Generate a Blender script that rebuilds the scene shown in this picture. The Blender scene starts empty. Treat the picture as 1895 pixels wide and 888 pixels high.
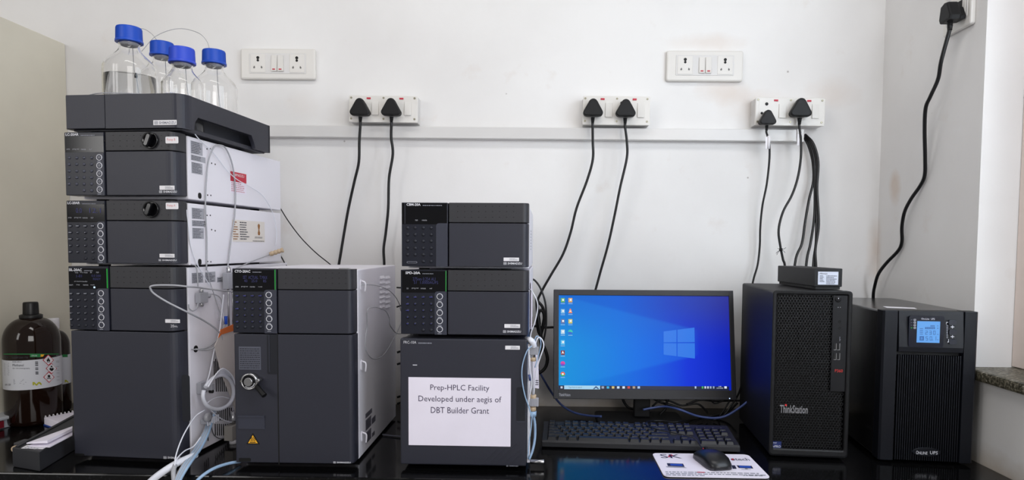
import bpy, bmesh, math, random
from mathutils import Matrix, Vector
random.seed(7)
C = bpy.context.scene.collection
PI = math.pi
# ---------------------------------------------------------------- camera
FPX, YAW, PITCH, ROLL, CX, CY, ZC = 1207.68, .0234, .0528, .0068, 972.55, 522.05, .4594
_F = Vector((-math.sin(YAW)*math.cos(PITCH), math.cos(YAW)*math.cos(PITCH), -math.sin(PITCH)))
_R0 = Vector((math.cos(YAW), math.sin(YAW), 0)); _U0 = _R0.cross(_F)
_R = _R0*math.cos(ROLL) + _U0*math.sin(ROLL); _U = _U0*math.cos(ROLL) - _R0*math.sin(ROLL)
EYE = Vector((0, 0, ZC))
cd = bpy.data.cameras.new('camera'); cam = bpy.data.objects.new('camera', cd); C.objects.link(cam)
m = Matrix.Identity(4)
for i in range(3):
    m[i][0] = _R[i]; m[i][1] = _U[i]; m[i][2] = -_F[i]; m[i][3] = EYE[i]
cam.matrix_world = m
cd.sensor_fit = 'HORIZONTAL'; cd.sensor_width = 36; cd.lens = FPX/1895*36
cd.shift_x = (947.5-CX)/1895; cd.shift_y = (CY-444)/1895
cd.clip_start = .02
bpy.context.scene.camera = cam
# ---------------------------------------------------------------- world, lights, exposure
w = bpy.data.worlds.new('world'); bpy.context.scene.world = w; w.use_nodes = True
w.node_tree.nodes['Background'].inputs[0].default_value = (1, .98, .96, 1)
w.node_tree.nodes['Background'].inputs[1].default_value = .21
def area(name, loc, target, sx, sy, power, col=(1, 1, 1)):
    l = bpy.data.lights.new(name, 'AREA'); l.shape = 'RECTANGLE'; l.size = sx; l.size_y = sy
    l.energy = power; l.color = col
    o = bpy.data.objects.new(name, l); C.objects.link(o); o.location = loc
    o.rotation_euler = (Vector(target)-Vector(loc)).to_track_quat('-Z', 'Y').to_euler()
    return o
area('window_daylight_left', (-3.15, -1.35, 1.5), (-.4, 1.6, .6), .62, 1.6, 17, (1, .985, .975))
area('window_daylight_right', (-2.45, -1.95, 1.5), (-.4, 1.6, .6), .62, 1.6, 17, (1, .985, .975))
area('ceiling_tube_light', (-.05, .62, 1.97), (0, .95, 0), 1.6, .30, 12, (1, .98, .96))
area('side_window_daylight', (1.10, .55, .85), (0.2, 1.5, .5), .9, 1.1, 15, (.80, .88, 1))
area('room_light_behind', (1.45, -1.9, 1.15), (-.2, 1.6, .4), 2.0, 1.5, 62, (1, .975, .96))
vs = bpy.context.scene.view_settings
vs.view_transform = 'Standard'; vs.look = 'None'; vs.exposure = 0.0; vs.gamma = 1.0; vs.use_curve_mapping = False

# ---------------------------------------------------------------- pixel rays and frames
def ray(x, y): return _F + _R*((x-CX)/FPX) - _U*((y-CY)/FPX)
def P(x, y, X=None, Y=None, Z=None):
    d = ray(x, y)
    t = X/d.x if X is not None else (Y/d.y if Y is not None else (Z-ZC)/d.z)
    return EYE + d*t
class Fr:
    def __init__(s, o, yaw=0., tilt=0., M=None):
        s.M = M if M else Matrix.Translation(o) @ Matrix.Rotation(yaw, 4, 'Z') @ Matrix.Rotation(-tilt, 4, 'X')
        s.I = s.M.inverted()
    def hit(s, px, py, ax, c):
        o = s.I @ EYE; d = s.I.to_3x3() @ ray(px, py)
        return o + d*((c-o[ax])/d[ax])
    def ab(s, px, py, pl):
        k, c = pl; ax = {'s': 0, 'f': 1, 't': 2}[k]; h = s.hit(px, py, ax, c)
        return [h[i] for i in range(3) if i != ax]
    def w(s, px, py, pl):
        k, c = pl; return s.M @ s.hit(px, py, {'s': 0, 'f': 1, 't': 2}[k], c)
    def up(s, dz): return Fr(None, M=Matrix.Translation((0, 0, dz)) @ s.M)
def wall_frame(xa, ya, xb, yb, Y):
    a = P(xa, ya, Y=Y); b = P(xb, yb, Y=Y); u = (b-a).normalized(); v = Vector((0, 1, 0)); ww = u.cross(v)
    M = Matrix.Identity(4)
    for i in range(3): M[i][0] = u[i]; M[i][1] = v[i]; M[i][2] = ww[i]; M[i][3] = a[i]
    return Fr(None, M=M)
def put(pl, a, b, e=0.):
    k, c = pl
    return (c+e, a, b) if k == 's' else ((a, c-e, b) if k == 'f' else (a, b, c+e))

# ---------------------------------------------------------------- materials
def lin(c): 
    return tuple(((v/255)/12.92 if v/255 <= .04045 else ((v/255+.055)/1.055)**2.4) for v in c)
MATS = {}
def mat(name, rgb, rough=.5, metal=0., spec=.5, emit=0., trans=0., ior=1.45, bump=0., bscale=400., var=0., vscale=6., coat=0., alpha=1.):
    if name in MATS: return MATS[name]
    m = bpy.data.materials.new(name); m.use_nodes = True; nt = m.node_tree; b = nt.nodes['Principled BSDF']
    c = (*lin(rgb), 1)
    b.inputs['Base Color'].default_value = c; b.inputs['Roughness'].default_value = rough
    b.inputs['Metallic'].default_value = metal; b.inputs['Specular IOR Level'].default_value = spec
    b.inputs['Transmission Weight'].default_value = trans; b.inputs['IOR'].default_value = ior
    b.inputs['Coat Weight'].default_value = coat; b.inputs['Alpha'].default_value = alpha
    if emit:
        b.inputs['Emission Color'].default_value = c; b.inputs['Emission Strength'].default_value = emit
        b.inputs['Base Color'].default_value = (0.01, .01, .01, 1)
    tc = None
    if bump or var:
        tc = nt.nodes.new('ShaderNodeTexCoord')
    if bump:
        n = nt.nodes.new('ShaderNodeTexNoise'); n.inputs['Scale'].default_value = bscale; n.inputs['Detail'].default_value = 4
        bp = nt.nodes.new('ShaderNodeBump'); bp.inputs['Strength'].default_value = bump; bp.inputs['Distance'].default_value = .002
        nt.links.new(tc.outputs['Object'], n.inputs['Vector']); nt.links.new(n.outputs['Fac'], bp.inputs['Height'])
        nt.links.new(bp.outputs['Normal'], b.inputs['Normal'])
    if var:
        n = nt.nodes.new('ShaderNodeTexNoise'); n.inputs['Scale'].default_value = vscale; n.inputs['Detail'].default_value = 5
        nt.links.new(tc.outputs['Object'], n.inputs['Vector'])
        mr = nt.nodes.new('ShaderNodeMapRange'); mr.inputs[1].default_value = .3; mr.inputs[2].default_value = .7
        mr.inputs[3].default_value = 1-var; mr.inputs[4].default_value = 1+var*.3
        nt.links.new(n.outputs['Fac'], mr.inputs[0])
        mx = nt.nodes.new('ShaderNodeVectorMath'); mx.operation = 'SCALE'; mx.inputs[0].default_value = c[:3]
        nt.links.new(mr.outputs[0], mx.inputs['Scale']); nt.links.new(mx.outputs[0], b.inputs['Base Color'])
    MATS[name] = m; return m
def wall_mat():
    m = bpy.data.materials.new('painted plaster'); m.use_nodes = True; nt = m.node_tree; b = nt.nodes['Principled BSDF']
    N = nt.nodes.new; L = nt.links.new
    tc = N('ShaderNodeTexCoord')
    n1 = N('ShaderNodeTexNoise'); n1.inputs['Scale'].default_value = 2.3; n1.inputs['Detail'].default_value = 6
    n2 = N('ShaderNodeTexNoise'); n2.inputs['Scale'].default_value = 9; n2.inputs['Detail'].default_value = 8; n2.inputs['Roughness'].default_value = .6
    r1 = N('ShaderNodeValToRGB'); e = r1.color_ramp.elements
    e[0].position = .35; e[0].color = (.75, .735, .725, 1); e[1].position = .65; e[1].color = (.83, .82, .81, 1)
    r2 = N('ShaderNodeValToRGB'); e = r2.color_ramp.elements
    e[0].position = .62; e[0].color = (0, 0, 0, 1); e[1].position = .82; e[1].color = (.45, .45, .45, 1)
    mx = N('ShaderNodeMixRGB'); mx.inputs[2].default_value = (.66, .58, .52, 1)
    for n in (n1, n2): L(tc.outputs['Object'], n.inputs['Vector'])
    L(n1.outputs['Fac'], r1.inputs['Fac']); L(n2.outputs['Fac'], r2.inputs['Fac'])
    L(r1.outputs['Color'], mx.inputs[1]); L(r2.outputs['Color'], mx.inputs[0])
    # small dark chips in the paint
    v = N('ShaderNodeTexVoronoi'); v.inputs['Scale'].default_value = 7; v.inputs['Randomness'].default_value = 1
    L(tc.outputs['Object'], v.inputs['Vector'])
    r3 = N('ShaderNodeValToRGB'); e = r3.color_ramp.elements
    e[0].position = .018; e[0].color = (.8, .8, .8, 1); e[1].position = .028; e[1].color = (0, 0, 0, 1)
    L(v.outputs['Distance'], r3.inputs['Fac'])
    mx2 = N('ShaderNodeMixRGB'); mx2.inputs[2].default_value = (.33, .3, .28, 1)
    L(mx.outputs[0], mx2.inputs[1]); L(r3.outputs['Color'], mx2.inputs[0])
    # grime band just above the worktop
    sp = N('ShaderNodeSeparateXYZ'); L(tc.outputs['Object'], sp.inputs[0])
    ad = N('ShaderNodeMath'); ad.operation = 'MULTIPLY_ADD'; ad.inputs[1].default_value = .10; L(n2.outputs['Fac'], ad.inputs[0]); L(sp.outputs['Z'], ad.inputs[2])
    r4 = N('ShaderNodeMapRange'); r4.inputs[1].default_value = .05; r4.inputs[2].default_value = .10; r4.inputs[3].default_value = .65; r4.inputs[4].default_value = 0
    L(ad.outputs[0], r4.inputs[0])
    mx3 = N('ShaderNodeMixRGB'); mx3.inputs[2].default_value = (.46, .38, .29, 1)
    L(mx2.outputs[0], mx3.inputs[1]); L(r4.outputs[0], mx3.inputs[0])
    last = mx3
    for (px_, py_, pz_, rx, rz, k_) in ((.52, 1.88, .905, .10, .045, .30), (.81, 1.88, .895, .09, .05, .22), (.464, 1.88, 1.04, .14, .03, .25), (.95, 1.88, .47, .03, .09, .35), (.955, 1.80, .63, .03, .05, .5), (.60, 1.88, .87, .12, .05, .18), (-.69, 1.88, .86, .05, .05, .12)):
        sb = N('ShaderNodeVectorMath'); sb.operation = 'SUBTRACT'; sb.inputs[1].default_value = (px_, py_, pz_); L(tc.outputs['Object'], sb.inputs[0])
        ml = N('ShaderNodeVectorMath'); ml.operation = 'MULTIPLY'; ml.inputs[1].default_value = (1/rx, 1/rx, 1/rz); L(sb.outputs[0], ml.inputs[0])
        ln = N('ShaderNodeVectorMath'); ln.operation = 'LENGTH'; L(ml.outputs[0], ln.inputs[0])
        a_ = N('ShaderNodeMath'); a_.operation = 'MULTIPLY_ADD'; a_.inputs[1].default_value = -1.6; L(n2.outputs['Fac'], a_.inputs[0]); L(ln.outputs['Value'], a_.inputs[2])
        r_ = N('ShaderNodeMapRange'); r_.inputs[1].default_value = -.6; r_.inputs[2].default_value = .25; r_.inputs[3].default_value = k_; r_.inputs[4].default_value = 0; L(a_.outputs[0], r_.inputs[0])
        mm = N('ShaderNodeMixRGB'); mm.inputs[2].default_value = (.62, .47, .36, 1); L(last.outputs[0], mm.inputs[1]); L(r_.outputs[0], mm.inputs[0]); last = mm
    L(last.outputs[0], b.inputs['Base Color']); b.inputs['Roughness'].default_value = .7; b.inputs['Specular IOR Level'].default_value = .25
    bp = N('ShaderNodeBump'); bp.inputs['Strength'].default_value = .25; bp.inputs['Distance'].default_value = .004
    L(n2.outputs['Fac'], bp.inputs['Height']); L(bp.outputs['Normal'], b.inputs['Normal'])
    return m
def granite_mat(name, base, spec1, spec2, rough):
    m = bpy.data.materials.new(name); m.use_nodes = True; nt = m.node_tree; b = nt.nodes['Principled BSDF']
    N = nt.nodes.new; L = nt.links.new
    tc = N('ShaderNodeTexCoord'); n = N('ShaderNodeTexNoise'); n.inputs['Scale'].default_value = 180; n.inputs['Detail'].default_value = 6
    L(tc.outputs['Object'], n.inputs['Vector'])
    r = N('ShaderNodeValToRGB'); e = r.color_ramp.elements
    e[0].position = .42; e[0].color = (*lin(base), 1); e[1].position = .6; e[1].color = (*lin(spec1), 1)
    x = r.color_ramp.elements.new(.72); x.color = (*lin(spec2), 1)
    L(n.outputs['Fac'], r.inputs['Fac']); L(r.outputs['Color'], b.inputs['Base Color'])
    b.inputs['Specular IOR Level'].default_value = .32
    n2 = N('ShaderNodeTexNoise'); n2.inputs['Scale'].default_value = 25; L(tc.outputs['Object'], n2.inputs['Vector'])
    mr = N('ShaderNodeMapRange'); mr.inputs[3].default_value = rough*.6; mr.inputs[4].default_value = rough*1.6
    L(n2.outputs['Fac'], mr.inputs[0]); L(mr.outputs[0], b.inputs['Roughness'])
    return m
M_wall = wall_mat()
M_black_granite = granite_mat('black granite', (7, 7, 8), (12, 12, 13), (34, 34, 38), .10)
M_sill = granite_mat('speckled granite', (60, 58, 48), (118, 112, 96), (170, 168, 160), .35)
M_cup = mat('olive grey enamel', (216, 211, 196), .5, var=.10, vscale=3)
M_dark = mat('dark grey textured plastic', (44, 45, 55), .42, bump=.12, bscale=900)
M_darkU = mat('charcoal ribbed plastic', (48, 48, 52), .45, bump=.12, bscale=900)
M_navy = mat('blue black key membrane', (27, 29, 40), .32)
M_keyd = mat('soft dark key', (30, 32, 42), .5)
M_keys = mat('shiny slate key', (66, 68, 80), .2)  # same keys as the other modules; caught window light put into a paler colour
M_gloss = mat('gloss black display', (9, 9, 13), .12)
M_tab = mat('slate grey key tab', (54, 56, 68), .4)
M_black = mat('black void', (6, 6, 7), .6)
M_foot = mat('black rubber', (16, 16, 17), .7)
M_white = mat('white powder coated steel', (230, 228, 236), .4, bump=.05, bscale=700)
M_ink = mat('white printed ink', (215, 215, 222), .5)
M_greyink = mat('grey printed ink', (135, 137, 148), .5)
M_darkink = mat('dark printed ink', (60, 62, 72), .6)
M_blueink = mat('dim blue backlit legend', (50, 52, 120), .5)
M_label = mat('silver grey label', (165, 166, 174), .45)
M_paper = mat('white paper', (236, 230, 243), .8, var=.04, vscale=12)
M_sticker = mat('white sticker', (230, 228, 232), .5)
M_red = mat('red print', (190, 40, 62), .5)
M_pvc = mat('white glossy pvc', (214, 212, 210), .25, var=.03)
M_pvc2 = mat('warm white pvc', (222, 219, 214), .3)
M_cable = mat('black cable rubber', (12, 12, 14), .38)
M_plug = mat('black plug plastic', (13, 13, 15), .5, spec=.35, bump=.1, bscale=500)
M_steel = mat('brushed steel', (190, 190, 192), .28, metal=1.)
M_brass = mat('brass screw', (150, 146, 128), .4, metal=.6)
M_beige = mat('beige peek plastic', (190, 168, 140), .45)
M_teflon = mat('white translucent tube', (226, 228, 238), .35)
M_bluetube = mat('pale blue translucent tube', (150, 178, 208), .3)
M_greytube = mat('greyish clear tube', (165, 166, 172), .25)
M_bluecable = mat('dusk blue network cable', (62, 78, 128), .4)
M_orange = mat('orange plastic strip', (205, 105, 45), .5)
M_cap = mat('royal blue polypropylene', (28, 78, 190), .38)
M_cap2 = mat('violet blue polypropylene', (48, 78, 205), .38)
M_glass = mat('clear borosilicate glass', (255, 255, 255), .0, trans=1., ior=1.30, spec=.5)
M_water = mat('water', (250, 252, 255), .0, trans=1., ior=1.2)
M_amber = mat('amber glass', (26, 13, 7), .08)
M_amberblack = mat('black screw cap plastic', (16, 16, 17), .4)
M_case = mat('matt black computer case', (17, 17, 19), .5, spec=.35, bump=.08, bscale=900)
M_mon = mat('monitor bezel plastic', (44, 44, 48), .5, bump=.1, bscale=800)
M_kb = mat('keyboard plastic', (33, 33, 36), .5, bump=.08, bscale=700)
M_key = mat('keycap plastic', (22, 22, 25), .45)
M_ups = mat('black blue ups plastic', (14, 16, 23), .42, spec=.3)
M_upsm = mat('black ups metal', (22, 22, 24), .2, spec=.6)
M_green = mat('green status led', (14, 140, 44), .5, emit=1.0)
M_blueled = mat('blue white led', (190, 215, 255), .5, emit=1.6)
M_lcd = mat('blue backlit lcd', (92, 160, 232), .5, emit=1.0)
M_lcdink = mat('lcd segment', (44, 92, 160), .5, emit=1.0)
M_yellow = mat('yellow warning print', (240, 176, 40), .5)
M_frost = mat('frosted plastic box', (170, 176, 186), .35)
M_gold = mat('gold brown print', (150, 100, 50), .5)
M_lgreen = mat('green label print', (30, 120, 62), .5)

# ---------------------------------------------------------------- mesh helpers
def box(bm, x0, x1, y0, y1, z0, z1, bev=0.):
    r = bmesh.ops.create_cube(bm, size=1)
    vs_ = r['verts']
    for v in vs_:
        v.co = ((x0+x1)/2+v.co.x*(x1-x0), (y0+y1)/2+v.co.y*(y1-y0), (z0+z1)/2+v.co.z*(z1-z0))
    if bev:
        es = list({e for v in vs_ for e in v.link_edges})
        bmesh.ops.bevel(bm, geom=es, offset=bev, segments=2, affect='EDGES', profile=.5)
def prism(bm, pts, a0, a1, axis='z', bev=0.):
    f = {'z': lambda p, a: (p[0], p[1], a), 'y': lambda p, a: (p[0], a, p[1]), 'x': lambda p, a: (a, p[0], p[1])}[axis]
    lo = [bm.verts.new(f(p, a0)) for p in pts]; hi = [bm.verts.new(f(p, a1)) for p in pts]
    n = len(pts); fs = [bm.faces.new(lo), bm.faces.new(hi)]
    for i in range(n): fs.append(bm.faces.new((lo[i], lo[(i+1) % n], hi[(i+1) % n], hi[i])))
    bmesh.ops.recalc_face_normals(bm, faces=fs)
    if bev:
        es = list(fs[0].edges)+list(fs[1].edges)
        bmesh.ops.bevel(bm, geom=es, offset=bev, segments=2, affect='EDGES', profile=.5)
def rrect(x0, z0, x1, z1, r, n=4):
    r = min(r, abs(x1-x0)/2*.99, abs(z1-z0)/2*.99); p = []
    for cx, cz, a in ((x1-r, z1-r, 0), (x0+r, z1-r, 90), (x0+r, z0+r, 180), (x1-r, z0+r, 270)):
        for i in range(n+1):
            t = math.radians(a+90*i/n); p.append((cx+r*math.cos(t), cz+r*math.sin(t)))
    return p
def ring(c, nrm, r, n):
    nrm = nrm.normalized(); a = nrm.orthogonal().normalized(); b = nrm.cross(a)
    return a, b
def smooth_path(pts, k=6):
    pts = [Vector(p) for p in pts]
    if len(pts) < 3: return pts
    q = [pts[0]*2-pts[1]]+pts+[pts[-1]*2-pts[-2]]; out = []
    for i in range(1, len(q)-2):
        p0, p1, p2, p3 = q[i-1], q[i], q[i+1], q[i+2]
        for j in range(k):
            t = j/k
            out.append(.5*((2*p1)+(p2-p0)*t+(2*p0-5*p1+4*p2-p3)*t*t+(3*p1-p0-3*p2+p3)*t**3))
    out.append(pts[-1]); return out
def tube(bm, pts, r, n=8, k=6):
    pts = smooth_path(pts, k)
    d0 = (pts[1]-pts[0]).normalized(); a = d0.orthogonal().normalized(); rings = []
    for i, p in enumerate(pts):
        d = (pts[min(i+1, len(pts)-1)]-pts[max(i-1, 0)])
        if d.length < 1e-9: d = d0
        d.normalize(); a = (a-d*a.dot(d)).normalized(); b = d.cross(a)
        rr = r if not callable(r) else r(i/(len(pts)-1))
        rings.append([bm.verts.new(p+(a*math.cos(2*PI*j/n)+b*math.sin(2*PI*j/n))*rr) for j in range(n)])
    for A, B in zip(rings, rings[1:]):
        for j in range(n):
            f = bm.faces.new((A[j], A[(j+1) % n], B[(j+1) % n], B[j])); f.smooth = True
    bm.faces.new(rings[0][::-1]); bm.faces.new(rings[-1])
def lathe(bm, prof, c=(0, 0, 0), n=32, axis='z', rib=None, close=False):
    c = Vector(c); rings = []
    for i, (r, h) in enumerate(prof):
        L = []
        for j in range(n):
            rr = r*(1-(rib if (rib and j % 2) else 0)) if rib and i in (1, 2) else r
            a = 2*PI*j/n; x, y = rr*math.cos(a), rr*math.sin(a)
            L.append(bm.verts.new(c+Vector((x, y, h) if axis == 'z' else ((x, h, y) if axis == 'y' else (h, x, y)))))
        rings.append(L)
    fs = []
    for A, B in zip(rings, rings[1:]):
        for j in range(n):
            f = bm.faces.new((A[j], A[(j+1) % n], B[(j+1) % n], B[j])); f.smooth = True; fs.append(f)
    if close:
        A, B = rings[-1], rings[0]
        for j in range(n):
            f = bm.faces.new((A[j], A[(j+1) % n], B[(j+1) % n], B[j])); f.smooth = True; fs.append(f)
    else:
        fs.append(bm.faces.new(rings[0])); fs.append(bm.faces.new(rings[-1]))
    bmesh.ops.recalc_face_normals(bm, faces=fs)
def link(name, me, m, parent=None):
    o = bpy.data.objects.new(name, me); C.objects.link(o)
    if m and not me.materials: me.materials.append(m)
    if parent: o.parent = parent
    return o
def obj(name, bm, m, parent=None, label=None):
    me = bpy.data.meshes.new(name); bm.to_mesh(me); bm.free()
    o = link(name, me, m, parent)
    if label: o['label'] = label
    return o
def tag(o, label, cat, group=None):
    o['label'] = label; o['category'] = cat
    if group: o['group'] = group
    return o
def thing(name, label, cat, fr, group=None):
    o = bpy.data.objects.new(name, None); C.objects.link(o); o.matrix_world = fr.M; o.empty_display_size = .02
    return tag(o, label, cat, group)
def struct(o): o['kind'] = 'structure'; return o
def B(fn, *a, **k):
    bm = bmesh.new(); fn(bm, *a, **k); return bm
def rect(fr, x0, y0, x1, y1, pl):
    a0, b1 = fr.ab(x0, y0, pl); _, b0 = fr.ab(x0, y1, pl); a1, _ = fr.ab(x1, y0, pl)
    return a0, b0, a1, b1
def plate(name, parent, fr, px, pl, t, m, r=0., back=.0, label=None, bev=0.):
    a0, b0, a1, b1 = rect(fr, *px, pl); pts = rrect(a0, b0, a1, b1, r) if r else [(a0, b0), (a1, b0), (a1, b1), (a0, b1)]
    k, c = pl; s = -1 if k == 'f' else 1
    bm = bmesh.new(); prism(bm, pts, c+s*t, c-s*back, {'f': 'y', 's': 'x', 't': 'z'}[k], bev=bev)
    return obj(name, bm, m, parent, label)
_tc = {}
def text_mesh(s, bold=0.):
    if (s, bold) in _tc: return _tc[(s, bold)]
    cu = bpy.data.curves.new('t', 'FONT'); cu.body = s; cu.size = 1; cu.resolution_u = 2; cu.extrude = 0.0; cu.offset = bold
    o = bpy.data.objects.new('t', cu); me = o.to_mesh()
    V = [v.co.copy() for v in me.vertices]; Fa = [tuple(p.vertices) for p in me.polygons]
    o.to_mesh_clear(); bpy.data.objects.remove(o); bpy.data.curves.remove(cu)
    _tc[(s, bold)] = (V, Fa); return _tc[(s, bold)]
def text(name, parent, s, fr, px, pl, m, e=.0006, label=None, shear=0., bold=0.):
    V, Fa = text_mesh(s, bold)
    x0 = min(v.x for v in V); x1 = max(v.x for v in V); y0 = min(v.y for v in V); y1 = max(v.y for v in V)
    a0, b0, a1, b1 = rect(fr, *px, pl)
    me = bpy.data.meshes.new(name)
    vv = []
    for v in V:
        tx = (v.x-x0)/(x1-x0); ty = (v.y-y0)/(y1-y0)
        vv.append(put(pl, a0+(a1-a0)*tx+shear*(b1-b0)*ty, b0+(b1-b0)*ty, e))
    me.from_pydata(vv, [], Fa); me.update()
    o = link(name, me, m, parent)
    if label: o['label'] = label
    return o
def quads(name, parent, L, pl, m, e=.0007, label=None):
    """flat print: list of (a0,b0,a1,b1) or 4-point polygons on a plane, one part"""
    vv, ff = [], []
    for q in L:
        if len(q) == 4 and not isinstance(q[0], (tuple, list)):
            a0, b0, a1, b1 = q; q = [(a0, b0), (a1, b0), (a1, b1), (a0, b1)]
        n = len(vv); vv += [put(pl, a, b, e) for a, b in q]; ff.append(tuple(range(n, n+len(q))))
    me = bpy.data.meshes.new(name); me.from_pydata(vv, [], ff); me.update()
    o = link(name, me, m, parent)
    if label: o['label'] = label
    return o
def fine_print(parent, fr, px, pl, rows, m, seed=1, e=.0007, fill=.8, name='fine_print', h=.45):
    a0, b0, a1, b1 = rect(fr, *px, pl); rnd = random.Random(seed); L = []
    rh = (b1-b0)/rows
    for i in range(rows):
        y = b1-rh*(i+.75); a = a0; end = a0+(a1-a0)*(rnd.uniform(fill-.2, 1) if fill < 1 else 1)
        while a < end:
            wd = rnd.uniform(.04, .14)*(a1-a0); L.append((a, y, min(a+wd, end), y+rh*h)); a += wd+(a1-a0)*.025
    o = quads(name, parent, L, pl, m, e); o['kind'] = 'stuff'; return o
def shared(key, fn):
    if key not in _tc:
        bm = bmesh.new(); fn(bm); me = bpy.data.meshes.new(key); bm.to_mesh(me); bm.free(); _tc[key] = me
    return _tc[key]
def cord(pts, r, n=8, k=6):
    """world-space tube returned as (bm, origin)"""
    o = Vector(pts[0]); bm = bmesh.new(); tube(bm, [Vector(p)-o for p in pts], r, n, k); return bm, o
def cable(name, label, cat, pts, r, m, group=None, n=8):
    bm, o = cord(pts, r, n); ob = obj(name, bm, m); ob.location = o
    return tag(ob, label, cat, group)
# ================================================================ the setting
YW, XR, XL = 1.88, .955, -1.372
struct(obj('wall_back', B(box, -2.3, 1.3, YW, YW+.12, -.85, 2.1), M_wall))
# right wall with the window recess: piers and apron around the opening y 0.05 .. 1.455, z 0.20 .. 1.75
bm = bmesh.new()
box(bm, XR, XR+.30, 1.455, YW, -.85, 2.1); box(bm, XR, XR+.30, -.6, 1.455, -.85, .18)
box(bm, XR, XR+.30, -.6, .05, .18, 2.1); box(bm, XR, XR+.30, .05, 1.455, 1.75, 2.1)
struct(obj('wall_right', bm, M_wall))
struct(obj('window_sill', B(box, XR-.022, XR+.30, .03, 1.4545, .1805, .204, bev=.006), M_sill))
wfr = bpy.data.objects.new('window_1', None); C.objects.link(wfr); wfr.location = (XR+.085, 0, 0); struct(wfr)
M_frame = mat('beige painted window frame', (228, 214, 206), .6, var=.08, vscale=5)
bm = bmesh.new(); box(bm, 0, .04, 1.27, 1.454, .205, 1.749, bev=.002); obj('frame_stile', bm, M_frame, wfr)
bm = bmesh.new(); box(bm, 0, .04, .051, .11, .205, 1.749, bev=.002); obj('frame_stile', bm, M_frame, wfr)
bm = bmesh.new(); box(bm, 0, .04, .11, 1.27, .205, .27, bev=.002); obj('frame_rail', bm, M_frame, wfr)
bm = bmesh.new(); box(bm, 0, .04, .11, 1.27, 1.68, 1.749, bev=.002); obj('frame_rail', bm, M_frame, wfr)
bm = bmesh.new(); box(bm, 0, .03, .67, .71, .27, 1.68, bev=.002); obj('frame_mullion', bm, M_frame, wfr)
M_pane = mat('window pane glass', (245, 250, 250), .0, trans=1., ior=1.05)
for y0, y1 in ((.11, .67), (.71, 1.27)): obj('pane', B(box, .015, .019, y0, y1, .27, 1.68), M_pane, wfr)
struct(obj('floor', B(box, -2.3, 1.3, -2.5, 2.0, -.95, -.85), mat('grey floor tile', (150, 146, 140), .4, var=.1)))
wt = obj('worktop', B(box, XL+.012, XR-.001, 1.268, YW-.001, -.020, 0, bev=.003), M_black_granite)
tag(wt, 'polished black granite worktop carrying all the instruments', 'worktop')
# cream cupboards below the worktop
fr = Fr((XL+.05, 1.30, -.85)); t = thing('base_cabinet', 'cream base cabinet under the black granite worktop', 'cabinet', fr)
obj('body', B(box, 0, 2.25, .02, .55, .0, .829), mat('cream laminate', (205, 200, 190), .5), t)
for i in range(4): obj('door', B(box, .003+i*.5625, .5595+i*.5625, 0, .019, .08, .82, bev=.002), MATS['cream laminate'], t)
# tall olive cupboard at the left
fr = Fr((XL-.5, 1.40, -.85)); t = thing('steel_cupboard', 'tall olive grey enamelled cupboard at the left end of the worktop', 'cupboard', fr)
obj('body', B(box, 0, .5, .02, .478, 0, 1.885, bev=.003), M_cup, t)
for i in range(2): 
    d = obj('door', B(box, .002+i*.25, .248+i*.25, 0, .019, .05, 1.86, bev=.002), M_cup, t)
    obj('handle', B(box, .225+i*.03, .235+i*.03, -.02, 0, .9, 1.02, bev=.003), M_steel, d)

# ================================================================ things on the back wall
def trunking():
    fr = wall_frame(300, 251.3, 1488, 262, YW-.024)
    t = thing('cable_trunking', 'long white plastic cable trunking running along the back wall', 'trunking', fr)
    L, H = fr.ab(1488, 239.5, ('f', 0))
    obj('channel', B(box, 0, L-.002, .004, .0235, 0, H), M_pvc, t)
    obj('lid', B(box, 0, L-.02, 0, .004, .0008, H-.0008, bev=.0012), M_pvc, t)
    obj('end_cap', B(box, L-.019, L, -.0012, .0235, -.001, H+.001, bev=.001), M_pvc, t)
trunking()
def socket_holes(parent, cu, cw, s=1.):
    """three round-pin holes as dark recess plugs"""
    bm = bmesh.new()
    lathe(bm, [(.0042*s, -.0006), (.0042*s, .004)], (cu, 0, cw+.012*s), 16, 'y'); lathe(bm, [(.0030*s, -.0006), (.0030*s, .004)], (cu, 0, cw+.004*s), 16, 'y')
    obj('earth_hole', bm, M_black, parent)
    for sg in (-1, 1):
        bm = bmesh.new(); lathe(bm, [(.0034*s, -.0006), (.0034*s, .004)], (cu+sg*.0115*s, 0, cw-.0125*s), 14, 'y')
        lathe(bm, [(.0026*s, -.0007), (.0026*s, .004)], (cu+sg*.0085*s, 0, cw-.0105*s), 14, 'y'); obj('pin_hole', bm, mat('grey socket hole', (120, 118, 116), .5), parent)
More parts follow.
